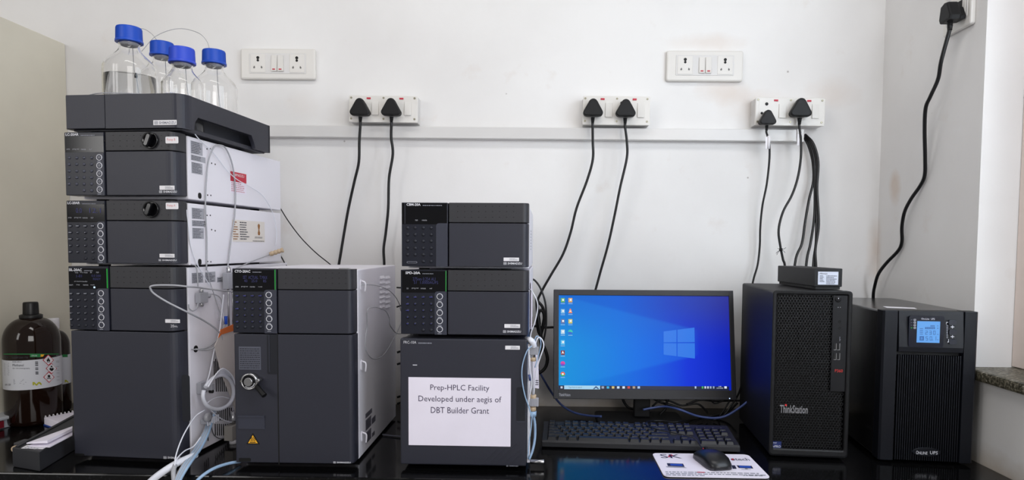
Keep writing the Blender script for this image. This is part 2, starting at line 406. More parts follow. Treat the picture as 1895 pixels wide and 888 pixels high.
def flush_plate(label, x0, y0, x1, y1, xa, ya):
    fr = wall_frame(x0, y1, x1, y1+1, YW-.014)
    t = thing('socket_plate', label, 'socket', fr, 'flush socket plates high on the back wall')
    Wd, H = fr.ab(x1, y0, ('f', 0))
    bm = bmesh.new(); prism(bm, rrect(0, 0, Wd, H, .006), 0, .0139, 'y', bev=.004); obj('cover_frame', bm, M_pvc2, t)
    iu0, iu1, iw0, iw1 = Wd*.12, Wd*.88, H*.18, H*.84
    bm = bmesh.new(); prism(bm, rrect(iu0, iw0, iu1, iw1, .002), -.0012, .004, 'y', bev=.0006); m_ = obj('module_plate', bm, M_pvc, t)
    cw = (iw0+iw1)/2
    for cu in (iu0+Wd*.12, iu1-Wd*.12):
        f = obj('socket_face', B(lambda b: prism(b, rrect(cu-.021, iw0+.003, cu+.021, iw1-.003, .002), -.0022, .002, 'y', bev=.0005)), M_pvc2, t)
        socket_holes2(f, cu, cw)
    for k in (-1, 1):
        cu = (iu0+iu1)/2+k*.0092
        s_ = obj('rocker_switch', B(lambda b: prism(b, [(0-.0012, iw0+.006), (-.006, iw0+.006), (-.0035, iw1-.006), (-.0012, iw1-.006)], cu-.0078, cu+.0078, 'x', bev=.0006)), M_pvc2, t)
        obj('neon_indicator', B(box, cu-.0038, cu+.0038, -.0068, -.004, iw0+.0095, iw0+.0125), M_red, s_)
def socket_holes2(parent, cu, cw):
    bm = bmesh.new(); lathe(bm, [(.0042, -.0030), (.0042, .001)], (cu, 0, cw+.0155), 16, 'y'); lathe(bm, [(.0034, -.0029), (.0034, .001)], (cu, 0, cw+.008), 16, 'y')
    obj('earth_hole', bm, M_black, parent)
    for sg in (-1, 1):
        bm = bmesh.new(); prism(bm, [(cu+sg*(.0105+a*.7)+b*.4*sg*-1, cw-.0105+b) for a, b in ((-.0045, -.002), (-.001, -.0045), (.0035, -.001), (.001, .0035))], -.003, .001, 'y')
        obj('pin_hole', bm, mat('grey socket hole', (105, 103, 100), .5), parent)
flush_plate('white flush double socket plate on back wall, the one above the blue-capped bottles side', 445, 90, 583, 146, 0, 0)
flush_plate('white flush double socket plate on back wall with faint brown stains around it', 1233, 93.5, 1376.5, 149.5, 0, 0)

def surface_box(label, x0, y0, x1, y1, yb):
    """surface mounted switch box; returns its frame"""
    fr = wall_frame(x0, y1, x1, yb, YW-.047)
    t = thing('switch_box', label, 'socket', fr, 'surface mounted socket boxes above the cable trunking')
    Wd, H = fr.ab(x1, y0, ('f', 0))
    obj('back_box', B(box, .001, Wd-.001, .006, .0465, .001, H-.001, bev=.002), M_pvc, t)
    bm = bmesh.new(); prism(bm, rrect(0, 0, Wd, H, .003), 0, .006, 'y', bev=.0015); obj('face_plate', bm, M_pvc2, t)
    for k in (0, 1):
        cu = Wd*(.165+.455*k) if k == 0 else Wd*.585
        # socket holes (partly behind the plug)
        f = obj('socket_face', B(lambda b: prism(b, rrect(cu-.022, H*.1, cu+.024, H*.88, .002), -.0006, .002, 'y')), M_pvc2, t)
        bm = bmesh.new(); lathe(bm, [(.0045, -.0012), (.0045, .001)], (cu-.0015, 0, H*.76), 16, 'y'); obj('earth_hole', bm, M_black, f)
        for sg in (-1, 1):
            bm = bmesh.new(); lathe(bm, [(.0035, -.0012), (.0035, .001)], (cu-.0015+sg*.0125, 0, H*.43), 12, 'y'); obj('pin_hole', bm, M_black, f)
        su = Wd*(.385+.475*k)
        s_ = obj('rocker_switch', B(lambda b: prism(b, [(0, H*.27), (-.004, H*.27), (-.0018, H*.77), (0, H*.77)], su-.0095, su+.0095, 'x', bev=.0005)), M_pvc2, t)
        nu = Wd*(.29+.475*k)
        obj('neon_indicator', B(box, nu-.0055, nu+.0055, -.0018, .001, H*.86, H*.92), M_red, t)
    for a in (.035, .505, .955):
        for b in (.13, .91):
            s_ = obj('screw', shared_lathe(), None, t) if False else link('screw', shared('screw', lambda q: lathe(q, [(.0028, -.0012), (.0030, 0)], (0, 0, 0), 12, 'y')), M_brass, t)
            s_.location = (Wd*a, 0, H*b)
    return fr
bx1 = surface_box('white surface socket box nearest the blue-capped bottles, two black plugs in it', 645.5, 177.5, 773, 225.5, 227)
bx2 = surface_box('white surface socket box above the left half of the monitor, two black plugs in it', 1078, 178.5, 1204, 230.5, 232)
bx3 = surface_box('white surface socket box above the computer tower, one small and one big plug', 1397, 181.5, 1528, 231.5, 233.5)

def tri_plug(fr, px, py, s, parent, v0=-.032, v1=-.002):
    """rounded triangular plug body standing proud of frame plane v=0, centred on the pixel at v0"""
    h = fr.hit(px, py, 1, v0); cu, cw = h.x, h.z
    top, bl, br = (cu, cw+.017*s), (cu-.0215*s, cw-.019*s), (cu+.0215*s, cw-.019*s)
    r = .0095*s; r0 = .0125*s; pts = []
    for (c, a0) in (((top[0], top[1]-.004*s), 30), ((bl[0]+r*.4, bl[1]+r*.7), 150), ((br[0]-r*.4, br[1]+r*.7), 270)):
        for i in range(6):
            a = math.radians(a0+120*i/5); q_ = r0 if a0 == 30 else r; pts.append((c[0]+q_*math.cos(a), c[1]+q_*math.sin(a)))
    bm = bmesh.new(); prism(bm, pts, v0, v1-.012, 'y', bev=.0035*s); b = obj('plug_body', bm, M_plug, parent)
    p2 = [(cu+(a-cu)*.88+.001, cw+(c-cw)*.88) for a, c in pts]
    bm = bmesh.new(); prism(bm, p2, v1-.013, v1, 'y'); obj('plug_base', bm, M_plug, b)
    bm = bmesh.new(); n = 5
    for i in range(n):
        z = cw-.024*s-i*.0036*s; rr = (.0056-.0004*i)*s
        lathe(bm, [(rr, z), (rr, z-.0026*s), (rr*.82, z-.0027*s), (rr*.82, z-.0036*s)], (cu, v0+.013, 0), 12)
    obj('strain_relief', bm, M_plug, parent)
    return Vector((cu, v0+.013, cw-.024*s-n*.0036*s))
def power_cord(label, fr, px, py, s, path, r=.0032, y0=None, y1=1.855, tagpx=None):
    cord_fr = Fr(fr.M @ Vector((0, 0, 0)))
    t = thing('power_cord', label, 'cable', fr, 'black power cords plugged into the wall')
    p0 = tri_plug(fr, px, py, s, t)
    ys = (fr.M @ p0).y
    pts = [p0+Vector((0, 0, .003)), p0-Vector((0, 0, .004))]
    n = len(path)
    for i, (x, y) in enumerate(path):
        Y = ys+(y1-ys)*min(1, (i+1)/max(1, n*.5)); pts.append(fr.I @ P(x, y, Y=Y))
    bm = bmesh.new(); tube(bm, pts, r, 10); obj('cord', bm, M_cable, t)
    if tagpx:
        x, ya, yb, wd = tagpx
        a = fr.I @ P(x-wd/2, ya, Y=ys-.002); b = fr.I @ P(x+wd/2, yb, Y=ys-.002)
        bm = bmesh.new(); lathe(bm, [(.0040, b.z), (.0040, a.z)], ((a.x+b.x)/2, (a.y+b.y)/2+.002, 0), 12); box(bm, (a.x+b.x)/2-.009, (a.x+b.x)/2, a.y+.001, a.y+.0015, b.z, a.z-.003); obj('paper_tag', bm, M_sticker, t)
    return t
power_cord('black power cord from left socket of the box nearest the bottles, falls behind the oven', bx1, 664.5, 198, 1.0,
           [(665, 262), (664, 300), (656, 335), (645, 385), (637, 430), (627.5, 487), (618, 540), (616, 640), (616, 740)], r=.0038, y1=1.845)
power_cord('black power cord from right socket of the box nearest the bottles, falls behind the oven', bx1, 722.5, 198, 1.0,
           [(724, 255), (727, 285), (720, 330), (718.5, 385), (714, 430), (710, 460), (711, 487), (712, 540), (708, 640), (700, 740)], r=.0038, y1=1.845)
power_cord('black power cord from left socket above the monitor, sweeps down left to the cable tangle', bx2, 1098, 199, 1.0,
           [(1097, 262), (1097, 295), (1086, 335), (1067, 385), (1056, 430), (1042, 470), (1020, 508), (1002, 540), (995, 560), (999, 600)], r=.0036, y1=1.84)
power_cord('black power cord from right socket above the monitor, drops behind the screen', bx2, 1158.5, 200, 1.0,
           [(1160, 262), (1160, 292), (1148, 345), (1138, 395), (1126, 450), (1112, 500), (1101, 540), (1090, 580), (1086, 650), (1088, 715), (1110, 730)], r=.0036, y1=1.845)
power_cord('thin black cord with small plug in the left socket above the tower', bx3, 1422.5, 217, .82,
           [(1423, 262), (1424, 292), (1419, 340), (1411, 380), (1407, 420), (1406, 455), (1402, 490), (1392, 530), (1390, 600), (1392, 680), (1396, 745)], r=.0028, y1=1.85, tagpx=(1423, 251, 275, 5))
power_cord('black cord with big plug in the right socket above the tower, snagged by a tie', bx3, 1484, 199, 1.05,
           [(1482, 258), (1482, 292), (1476, 330), (1465, 362), (1449, 392), (1441, 425), (1444, 455), (1449, 480), (1453, 500), (1455, 600), (1455, 740)], r=.0032, y1=1.80, tagpx=(1482, 246, 269, 5))
def wire_tie():
    c = P(1445, 462, Y=1.80); bm = bmesh.new()
    lathe(bm, [(.0045, -.004), (.0045, .004)], (0, 0, 0), 10)
    for a, b, d in ((.012, .006, 0), (-.010, .004, .002), (-.012, -.014, 0), (.01, -.008, .001), (-.014, -.010, 0)):
        tube(bm, [(0, 0, 0), (a*.6, -.004, b*.4), (a, -.004, b)], .0006, 5)
    o = obj('wire_tie', bm, M_black); o.location = c; tag(o, 'frayed black twist tie around the cord above the small black box', 'cable tie')
wire_tie()
# bundle coming out of the trunking end
for i, (lab, pts) in enumerate([
    ('leftmost black cable from the trunking end, bends left to the small black box', [(1489, 255), (1497, 272), (1504, 300), (1505, 335), (1497, 370), (1490, 410), (1484, 450), (1471, 489), (1466, 600), (1466, 740)]),
    ('middle black cable from the trunking end, drops behind the small black box', [(1490, 253), (1500, 270), (1507, 300), (1508, 345), (1507, 400), (1500, 450), (1492, 490), (1486, 600), (1486, 740)]),
    ('third black cable from the trunking end, crossing the rightmost one', [(1490, 251), (1503, 269), (1511, 300), (1511, 350), (1511, 400), (1510, 450), (1505, 492), (1502, 600), (1502, 740)]),
    ('rightmost black cable from the trunking end', [(1490, 249), (1505, 266), (1514, 300), (1512, 350), (1515, 415), (1509, 460), (1510, 492), (1516, 600), (1516, 740)])]):
    n = len(pts)
    cable('black_cable', lab, 'cable', [P(x, y, Y=(1.868 if k == 0 else 1.858-.012*i/3-.03*k/n)) for k, (x, y) in enumerate(pts)], .0036, M_cable, 'cables from the trunking end')
# right wall: plate, plug and cord
MR = Matrix.Translation((XR-.012, YW, 0)) @ Matrix.Rotation(-PI/2, 4, 'Z')   # u towards the camera, v into the wall
frR = Fr(None, M=MR)
a = frR.ab(1744, 65, ('f', 0)); b = frR.ab(1796, 43, ('f', 0))
u0, u1, z0 = a[0], b[0], (a[1]+b[1])/2-.004
u0 = a[0]; u1 = b[0]
frP = Fr(None, M=MR @ Matrix.Translation((u0, 0, z0)))
t = thing('socket_plate', 'white socket plate on the right wall at the top of the photo', 'socket', frP)
WD = u1-u0
bm = bmesh.new(); prism(bm, rrect(0, 0, WD, .145, .006), 0, .0118, 'y', bev=.004); obj('cover_frame', bm, M_pvc2, t)
bm = bmesh.new(); prism(bm, rrect(WD*.12, .02, WD*.88, .125, .003), -.0012, .004, 'y', bev=.0006); obj('module_plate', bm, M_pvc, t)
for cu, cw in ((WD*.62, .040),):
    f = obj('socket_face', B(lambda b: prism(b, rrect(WD*.2, .022, WD*.82, .075, .002), -.0022, .002, 'y')), M_pvc2, t)
    obj('earth_hole', B(box, WD*.55, WD*.72, -.003, .001, .045, .062), M_black, f)
    obj('pin_hole', B(box, WD*.64, WD*.72, -.003, .001, .030, .044), M_black, f)
t = thing('power_cord', 'long black power cord hanging from the right wall socket down behind the UPS', 'cable', frP)
h = frP.hit(1753, 24, 1, -.034)
cu, cw = h.x, h.z
pts = [(cu-.019, cw-.019), (cu+.019, cw-.019), (cu+.022, cw-.010), (cu+.008, cw+.022), (cu-.004, cw+.024), (cu-.018, cw+.018), (cu-.023, cw-.010)]
bm = bmesh.new(); prism(bm, pts, -.040, -.014, 'y', bev=.004); b_ = obj('plug_body', bm, M_plug, t)
bm = bmesh.new(); prism(bm, [(cu+(a-cu)*.8, cw-.004+(c-cw)*.7) for a, c in pts], -.015, -.0022, 'y', bev=.002); obj('plug_base', bm, M_plug, b_)
bm = bmesh.new()
for i in range(5):
    z = cw-.018-i*.0042; rr = .0062-.0003*i; lathe(bm, [(rr, z), (rr, z-.003), (rr*.8, z-.0031), (rr*.8, z-.0042)], (cu, -.027, 0), 12)
obj('strain_relief', bm, M_plug, t)
end = frP.M @ Vector((cu, -.027, cw-.036)); pp = [end+Vector((0, 0, .006)), end]
path = [(1742, 112), (1736, 146), (1722, 178), (1713, 200), (1711, 240), (1712, 292), (1711, 325), (1702, 345), (1686, 368), (1674, 392), (1669, 420), (1669, 447), (1662, 464), (1641, 486), (1626, 506), (1619, 528), (1616, 550), (1617, 600), (1620, 670), (1622, 735)]
for i, (x, y) in enumerate(path):
    Y = end.y+(1.845-end.y)*min(1, (i+1)/(len(path)-3)); p = P(x, y, Y=Y)
    if p.x > XR-.006: p = P(x, y, X=XR-.008)
    pp.append(p)
bm = bmesh.new(); tube(bm, [frP.I @ p for p in pp], .0044, 10); obj('cord', bm, M_cable, t)
# ================================================================ instruments
SA = Fr((-.9985, 1.3483, 0), -.0798); SC = Fr((-.6325, 1.3192, 0), .0013); SB = Fr((-.2857, 1.3242, 0), -.0088)
FV = ('f', 0.)
def key_dome(b): lathe(b, [(.0034, 0), (.0033, -.0008), (.0022, -.0019), (.0008, -.0023)], (0, 0, 0), 12, 'y')
def ring_bm(b, ri=.0052, ro=.0064): lathe(b, [(ri, -.0004), (ri, -.0014), (ro, -.0014), (ro, -.0004)], (0, 0, 0), 24, 'y', close=True)
def button_bm(b): lathe(b, [(.0052, -.0002), (.0050, -.0012), (.0030, -.0016)], (0, 0, 0), 20, 'y')
def louvre(q):
    prism(q, [(0, .0036), (0, -.0034), (.0040, -.0026)], -.021, .021, 'y', .0004)
def front_plan(u0, u1, r, back=.036, rl=.003):
    p = [(u0, back), (u0, rl)]
    p += [(u0+rl-rl*math.cos(a), rl-rl*math.sin(a)) for a in (PI/4, PI/2)]
    p += [(u1-r+r*math.sin(a), (r*1.3)*(1-math.cos(a))) for a in [PI/2*i/7 for i in range(8)]]
    p += [(u1, back)]
    return p
def logo(parent, fr, px, m, pl=FV, name='logo'):
    x0, y0, x1, y1 = px; h = y1-y0; wq = h*1.0
    a0, b0, a1, b1 = rect(fr, x0, y0, x0+wq+1, y1, pl); L = []
    t = (a1-a0)*.12
    L += [(a0, b0, a0+t, b1), (a1-t, b0, a1, b1), (a0, b0, a1, b0+t), (a0, b1-t, a1, b1), ((a0+a1)/2-t/2, b0, (a0+a1)/2+t/2, b1), (a0, (b0+b1)/2-t/2, a1, (b0+b1)/2+t/2)]
    quads('emblem', parent, L, pl, m); text(name, parent, 'SHIMADZU', fr, (x0+wq+3, y0+.3, x1, y1-.3), pl, m, bold=.025)
def asset_sticker(parent, fr, px, m=None, pl=FV, seed=1):
    s = plate('asset_sticker', parent, fr, px, pl, .0006, m or M_sticker, r=.0006, label='small white sticker')
    x0, y0, x1, y1 = px; fine_print(s, fr, (x0+(x1-x0)*.38, y0+1.2, x1-1.5, y1-1.2), pl, 3, M_greyink, seed, .0009)
def module(name, label, cat, fr0, zb, d, group=None):
    """an instrument module of the stack; d holds its measured edges (photo pixels)"""
    fr = fr0.up(zb); t = thing(name, label, cat, fr, group); pl = FV
    uL, wT = fr.ab(d['xl'], d['yt'], pl); uR, wB = fr.ab(d['xr'], d['yb'], ('f', .042)); _, wB = fr.ab((d['xl']+d['xr'])/2, d['yb'], pl)
    _, wT = fr.ab((d['xl']+d['xr'])/2, d['yt'], pl)
    uS, _ = fr.ab(d['xs'], d['yt'], pl); r = d.get('r', .018); D = d['depth']; top = wT-.002
    # chassis, gasket, feet
    obj('chassis', B(box, uL+.003, uR-.0005, .044, D, max(.004, wB-.004), top, bev=.002), M_white, t)
    obj('gasket', B(box, uL+.003, uR-.004, .034, .046, wB+.002, wT-.003), M_black, t)
    for a in (uL+.035, uR-.05):
        for v in (.06, D-.05):
            fo = link('foot', shared('foot%.3f' % wB, lambda q: lathe(q, [(.011, 0), (.012, max(.005, wB-.003))], (0, 0, 0), 16)), M_foot, t); fo.location = (a, v, 0)
    split = d.get('ylow', d['yb'])
    _, wLow = fr.ab(d['xs'], split, pl)
    # right side doors
    _, wS = fr.ab(d['xs'], d['ys'], pl)
    g = .0008
    st = obj('upper_door', B(prism, front_plan(uS+g, uR, r), wS+g, wT, 'z', .001), M_darkU, t)
    obj('front_door', B(prism, front_plan(uS+g, uR, r), wLow+g, wS-g, 'z', .001), M_dark, t)
    if 'ylow' in d:
        lo = obj('lower_door', B(prism, front_plan(uL+.001, uR+.001, r), wB, wLow-.0018, 'z', .0015), M_dark, t)
    # control panel
    pn = obj('control_panel', B(box, uL, uS-g, 0, .036, wLow+g, wT, bev=.0012), M_navy, t)
    if 'disp' in d:
        dp = plate('display', pn, fr, d['disp'], pl, .0006, M_gloss)
    if d.get('title'):
        s, sx, ex, y0, y1 = d['title']; text('model_name', pn, s, fr, (sx, y0, ex, y1), pl, M_ink, .0010, bold=.025)
        fine_print(pn, fr, (ex+4, y0+3, d['title2'], y1+.5), pl, 1, M_greyink, 3, .0010, 1, 'model_subtitle', .6)
    for i, (s, x, y) in enumerate(d.get('words', [])):
        wd = len(s)*1.55; text('legend', pn, s, fr, (x-wd/2, y-1.3, x+wd/2, y+1.3), pl, M_label, .0010)
    if 'readout' in d:
        for s, x0, y0, x1, y1 in d['readout']: text('readout', pn, s, fr, (x0, y0, x1, y1), pl, mat('dim blue readout', (46, 48, 105), .5, emit=.7), .0010)
    if 'tab' in d:
        x0, y0, x1, y1 = d['tab']; a0, b0, a1, b1 = rect(fr, x0, y0, x1, y1, pl); rr = .006
        pts = [(a0, b0), (a1, b0), (a1, b1)]+[(a0+rr-rr*math.sin(q), b1-rr+rr*math.cos(q)) for q in [PI/2*i/5 for i in range(6)]]
        obj('key_tab', B(prism, pts, -.0011, .0, 'y'), M_tab, pn)
    kx, ky = d.get('grid', ([], []))
    for j, y in enumerate(ky):
        for i, x in enumerate(kx):
            if j == 5 and i < 2 and not d.get('full'): continue
            a, b = fr.ab(x, y, pl)
            k = link('key', shared('keydome'+('s' if d.get('painted_sheen') else 'd'), key_dome), M_keys if d.get('painted_sheen') else M_keyd, pn); k.location = (a, 0, b)
    if d.get('kleg'):
        L = []; rnd = random.Random(5)
        for j, y in enumerate(ky[:5]):
            for i, x in enumerate(kx):
                a, b = fr.ab(x, y, pl); q = rnd.uniform(.0010, .0036) if (j == 0 or i == 0) else .0009; L.append((a-q, b-.0009, a+q, b+.0009))
        quads('key_legend', pn, L, pl, M_blueink if d['kleg'] == 2 else M_greyink, .0026)
    for j, (x, y) in enumerate(d.get('rings', [])):
        a, b = fr.ab(x, y, pl)
        k = link('round_button', shared('buttonm'+('s' if d.get('painted_sheen') else 'd'), button_bm), M_keys if d.get('painted_sheen') else M_tab, pn); k.location = (a, -.0009, b)
        rg = link('button_ring', shared('ringm', ring_bm), M_ink, k); 
        wd = 3.5; quads('button_legend', k, [tuple(q for q in (-.004, -.0098, .004, -.0082))], ('f', -.0003), M_greyink, .0012)
    if 'led' in d:
        x, y0, y1 = d['led']; plate('status_light', t, fr, (x-.6, y0, x+.6, y1), pl, .0014, M_green, label='thin glowing green status light')
    # pressed vent dimples
    L = []
    for y in d['dy']:
        for x in d['dx']:
            a, b = fr.ab(x, y, pl); L.append((a-.0012, b-.0006, a+.0012, b+.0006))
    quads('vent_dimple', t, L, pl, M_black, .0002)['kind'] = 'stuff'
    if 'stick' in d: asset_sticker(t, fr, d['stick'])
    if 'logo' in d: logo(t, fr, d['logo'], M_ink)
    return t, fr, (uL, uR, wB, top, D)
R_ = lambda a, b, n: [a+(b-a)*i/(n-1) for i in range(n)]
SIDE_LABELS = []
def side_sticker(t, fr, px, u, m=M_label, rows=7, seed=1, label=None):
    s = plate('rating_label', t, fr, px, ('s', u), .0006, m, label=label)
    x0, y0, x1, y1 = px; fine_print(s, fr, (x0+1, y0+1, x1-1, y1-1), ('s', u), rows, M_darkink, seed, .0009)
    return s
# --- stack A, lowest: autosampler
t, frS, gS = module('autosampler', 'tall dark grey autosampler at the bottom of the left stack', 'lab instrument', SA, 0.0, dict(
    xl=126, xr=354, xs=201, yt=493.5, yb=847, ys=533, ylow=611.5, depth=.50, r=.020, disp=(127, 496, 198, 534),
    title=('SIL-20AC', 128, 152, 496.5, 501.5), title2=172, words=[('start', 132, 527), ('stop', 145, 527), ('remote', 159, 527), ('ready', 172, 527), ('vial', 142, 504), ('inj', 151, 504), ('rinse', 159, 504), ('sv', 169, 504), ('run', 181, 504), ('protection', 146, 520.5), ('cooler', 158, 520.5)],
    readout=[('1-01', 142, 508, 152, 513), ('0.0 500', 170, 508, 187, 512), ('READY', 173, 514, 187, 518)],
    tab=(179, 533.5, 201, 611), grid=([132.5, 146, 159, 172.5], [543, 554.5, 567, 579, 590.5, 602]), full=True, kleg=1,
    rings=[(188, 542.5), (188.3, 557.5), (188.6, 572), (188.8, 587), (189, 601)], led=(198.3, 497, 533), dx=R_(217.5, 314, 9), dy=[502.7, 513, 522.8], stick=(306, 590.5, 333, 597), logo=(303, 844, 337, 848.5)))
text('badge_text', t, '20', frS, (316, 600.5, 322.5, 605.5), FV, M_ink); text('badge_text', t, 'MPa', frS, (323, 602.5, 329, 605.5), FV, M_ink)
quads('ready_light', t, [rect(frS, 174, 530, 177, 533, FV)], FV, M_blueled, .0014, 'small blue white light')
# lower door details: flat plate with grip recess shade in its colour at the right edge, slot at bottom left
hh = plate('door_grip', t, frS, (336, 693, 351, 780), FV, .0006, mat('shadowed grip plastic', (24, 26, 34), .45), r=.006)
plate('door_slot', t, frS, (138, 838.5, 156, 842.5), FV, .0006, M_black, r=.002)
# left side stands: second and first pump
PX = dict(depth=.455, r=.020)
t2, fr2, g2 = module('solvent_pump', 'dark grey solvent pump marked with a Pump A sticker, lower of the two pumps', 'lab instrument', SA, gS[3], dict(PX,
    xl=122.5, xr=350.3, xs=194.5, yt=371, yb=487.5, ys=408, disp=(123.5, 378, 193.5, 411),
    title=('LC-20AR', 125.5, 148.5, 373, 377.8), title2=178, words=[('pump', 130, 403), ('prog.run', 144.5, 403), ('remote', 158, 403), ('FLP', 171, 403)],
    readout=[('0.0', 141, 385, 152, 394), ('12.1', 166, 385, 187, 394)], tab=(179, 410, 194, 487), kleg=1,
    grid=([131, 144.5, 158.5, 172.5], [418, 430, 442, 454, 466, 478]), rings=[(187, 418), (187.3, 432.5), (187.6, 447.5), (187.9, 462), (188.3, 477)],
    dx=R_(211, 261.5, 5)+[299.5, 312], dy=[377.5, 387.5, 397.5], stick=(295.5, 469.5, 323, 476.3), logo=(294, 479.5, 327, 483)))
t1, fr1, g1 = module('solvent_pump', 'dark grey solvent pump marked with a Pump B sticker, directly under the bottle tray', 'lab instrument', SA, gS[3]+g2[3], dict(PX, painted_sheen=1,
    xl=118.5, xr=348.5, xs=192.5, yt=243.5, yb=362, ys=279.5, disp=(120, 252.5, 191.5, 282),
    title=('LC-20AR', 122, 146, 246.5, 251.5), title2=176, words=[('pump', 127, 276.5), ('prog.run', 141, 276.5), ('remote', 155, 276.5), ('FLP', 168.5, 276.5)],
    tab=(178, 284, 192, 361.5), grid=([128, 142, 155.5, 169.5], [292, 304, 316.5, 328.5, 340.5, 352.5]), rings=[(184.7, 291.5), (185, 306.5), (185.2, 321.5), (185.4, 336), (185.6, 351)],
    dx=R_(209.5, 260.5, 5)+[299, 311.5], dy=[250.5, 260.5, 270.5], stick=(295.5, 343.5, 323, 351.2), logo=(295, 352.5, 327.5, 357)))
for (t_, f_, kx, ky, sx, s) in ((t1, fr1, 279, 260, (306.5, 253, 330, 265.5), 'Pump B'), (t2, fr2, 280.5, 387.5, (307, 375, 330, 387), 'Pump A')):
    a, b = f_.ab(kx, ky, FV)
    k = obj('drain_knob_bezel', B(lathe, [(.0165, .001), (.0172, -.004), (.0150, -.0045), (.0145, -.001)], (a, 0, b), 36, 'y'), M_gloss, t_)
    bm = bmesh.new(); prism(bm, rrect(-.0055, -.0138, .0055, .0138, .005), -.013, -.001, 'y', bev=.002)
    kk = obj('knob_grip', bm, M_gloss, k); kk.matrix_local = Matrix.Translation((a, 0, b)) @ Matrix.Rotation(math.radians(22), 4, 'Y')
    p_ = plate('name_sticker', t_, f_, sx, FV, .0007, M_sticker, r=.002, label='white sticker with pale red writing')
    text('handwriting', p_, s, f_, (sx[0]+3, sx[1]+3, sx[2]-5, sx[3]-3.5), FV, mat('pale red pen', (222, 150, 150), .6), .0010)
    a, b = f_.ab(sx[0]-115, sx[1]+3, FV); quads('door_arrow', t_, [[(a-.0022, b), (a+.0022, b), (a, b+.0022)], (a-.004, b-.006, a+.004, b-.0045)], FV, M_black, .0004)
# side details (u = right face of the chassis)
for (t_, f_, g_, Y, sd) in ((t1, fr1, g1, 0, 1), (t2, fr2, g2, 128, 2)):
    u = g_[1]-.0005
    if Y == 0: rows = [(352.5, 259.5, 283.5, 374), (353, 285.5, 296, 379.5), (354, 299, 320, 374)]
    else: rows = [(354.5, 384, 404.5, 377), (355, 407, 418.5, 382), (355.5, 421, 441.5, 376.5)]
    for i, (x0, y0, y1, x1) in enumerate(rows): side_sticker(t_, f_, (x0, y0, x1, y1), u, M_label, 7 if i != 1 else 4, sd*7+i)
    for i, (x, y) in enumerate([(383, 275.5), (389, 275.5), (391.5, 302), (398, 304), (384, 361), (390, 361.5)]):
        a, b = f_.ab(x, y+Y*.96, ('s', u)); o = link('screw_hole', shared('hole', lambda q: lathe(q, [(.0018, -.002), (.0018, .0005)], (0, 0, 0), 10, 'x')), M_black, t_); o.location = (u, a, b)
    a, b = f_.ab(369.5, 362.5+Y*.957, ('s', u)); o = obj('side_notch', B(lambda q: prism(q, rrect(a-.006, b-.006, a+.006, b+.007, .005), u-.002, u+.0006, 'x')), M_black, t_)
# red warranty tag on pump B
u = g1[1]-.0005
s_ = plate('warranty_sticker', t1, fr1, (426, 316.5, 455, 356), ('s', u), .0007, M_paper, label='white sticker with red heading')
plate('heading', s_, fr1, (426, 316.5, 455, 334.5), ('s', u), .0010, M_red); text('heading_text', s_, 'SHIMADZU', fr1, (430, 320, 451, 325), ('s', u), M_sticker, .0013)
fine_print(s_, fr1, (427, 336, 453, 354), ('s', u), 5, mat('faint red print', (205, 150, 160), .5), 4, .0012)
u = g2[1]-.0005
s_ = plate('department_sticker', t2, fr2, (429.5, 406, 489, 447), ('s', u), .0007, mat('cream sticker', (222, 216, 210), .5), label='cream sticker with a brown emblem')
fine_print(s_, fr2, (443, 409, 461, 444), ('s', u), 8, M_darkink, 8, .0010); fine_print(s_, fr2, (430.5, 408, 441, 444), ('s', u), 8, M_gold, 9, .0010, .5)
a, b = fr2.ab(478.5, 425, ('s', u))
quads('printed_emblem', s_, [[(a-.006, b+.011), (a-.0035, b+.0015), (a+.0035, b+.0015), (a+.006, b+.011), (a, b+.016)], (a-.003, b-.004, a+.003, b+.001), [(a-.006, b-.009), (a-.004, b-.014), (a+.004, b-.014), (a+.006, b-.009), (a+.004, b-.004), (a-.004, b-.004)]], ('s', u), M_gold, .0010)
fine_print(s_, fr2, (471, 437.5, 485, 441), ('s', u), 2, M_darkink, 2, .0010, 1); fine_print(s_, fr2, (467, 444.5, 488, 447), ('s', u), 1, M_darkink, 5, .0010, 1)
# autosampler side
u = gS[1]-.0005
for i, (x0, y0, y1, x1) in enumerate([(354.5, 505, 524.5, 375.5), (379, 503.5, 523, 398), (401.5, 513, 522.5, 412.5)]): side_sticker(t, frS, (x0, y0, x1, y1), u, M_label, 6 if i < 2 else 2, 30+i)
a, b = frS.ab(362, 645.5, ('s', u)); obj('port_grommet', B(lathe, [(.0075, -.003), (.0075, .001)], (u, a, b), 24, 'x'), M_black, t)
# vertical cooling slots
L = []
for (xa, xb, ya, yb, n) in ((396, 409, 668, 697, 5), (399, 421, 664, 725, 7), (396, 428, 754, 778, 10), (398, 428, 784, 806, 9), (377.5, 384.5, 797, 816, 3)):
    for i in range(n):
        x = xa+(xb-xa)*i/(n-1); a, b1 = frS.ab(x, ya, ('s', u)); _, b0 = frS.ab(x, yb, ('s', u))
        sl = link('cooling_slot', shared('slot%.3f' % round(b1-b0, 3), lambda q: box(q, -.0006, .0006, -.0016, .0016, -(b1-b0)/2, (b1-b0)/2)), M_black, t); sl.location = (u, a, (b0+b1)/2)
for x, y in ((371, 842),):
    a, b = frS.ab(x, y, ('s', u)); obj('cable_hole', B(lambda q: prism(q, rrect(a-.006, b-.004, a+.006, b+.005, .004), u-.002, u+.0008, 'x')), M_black, t)
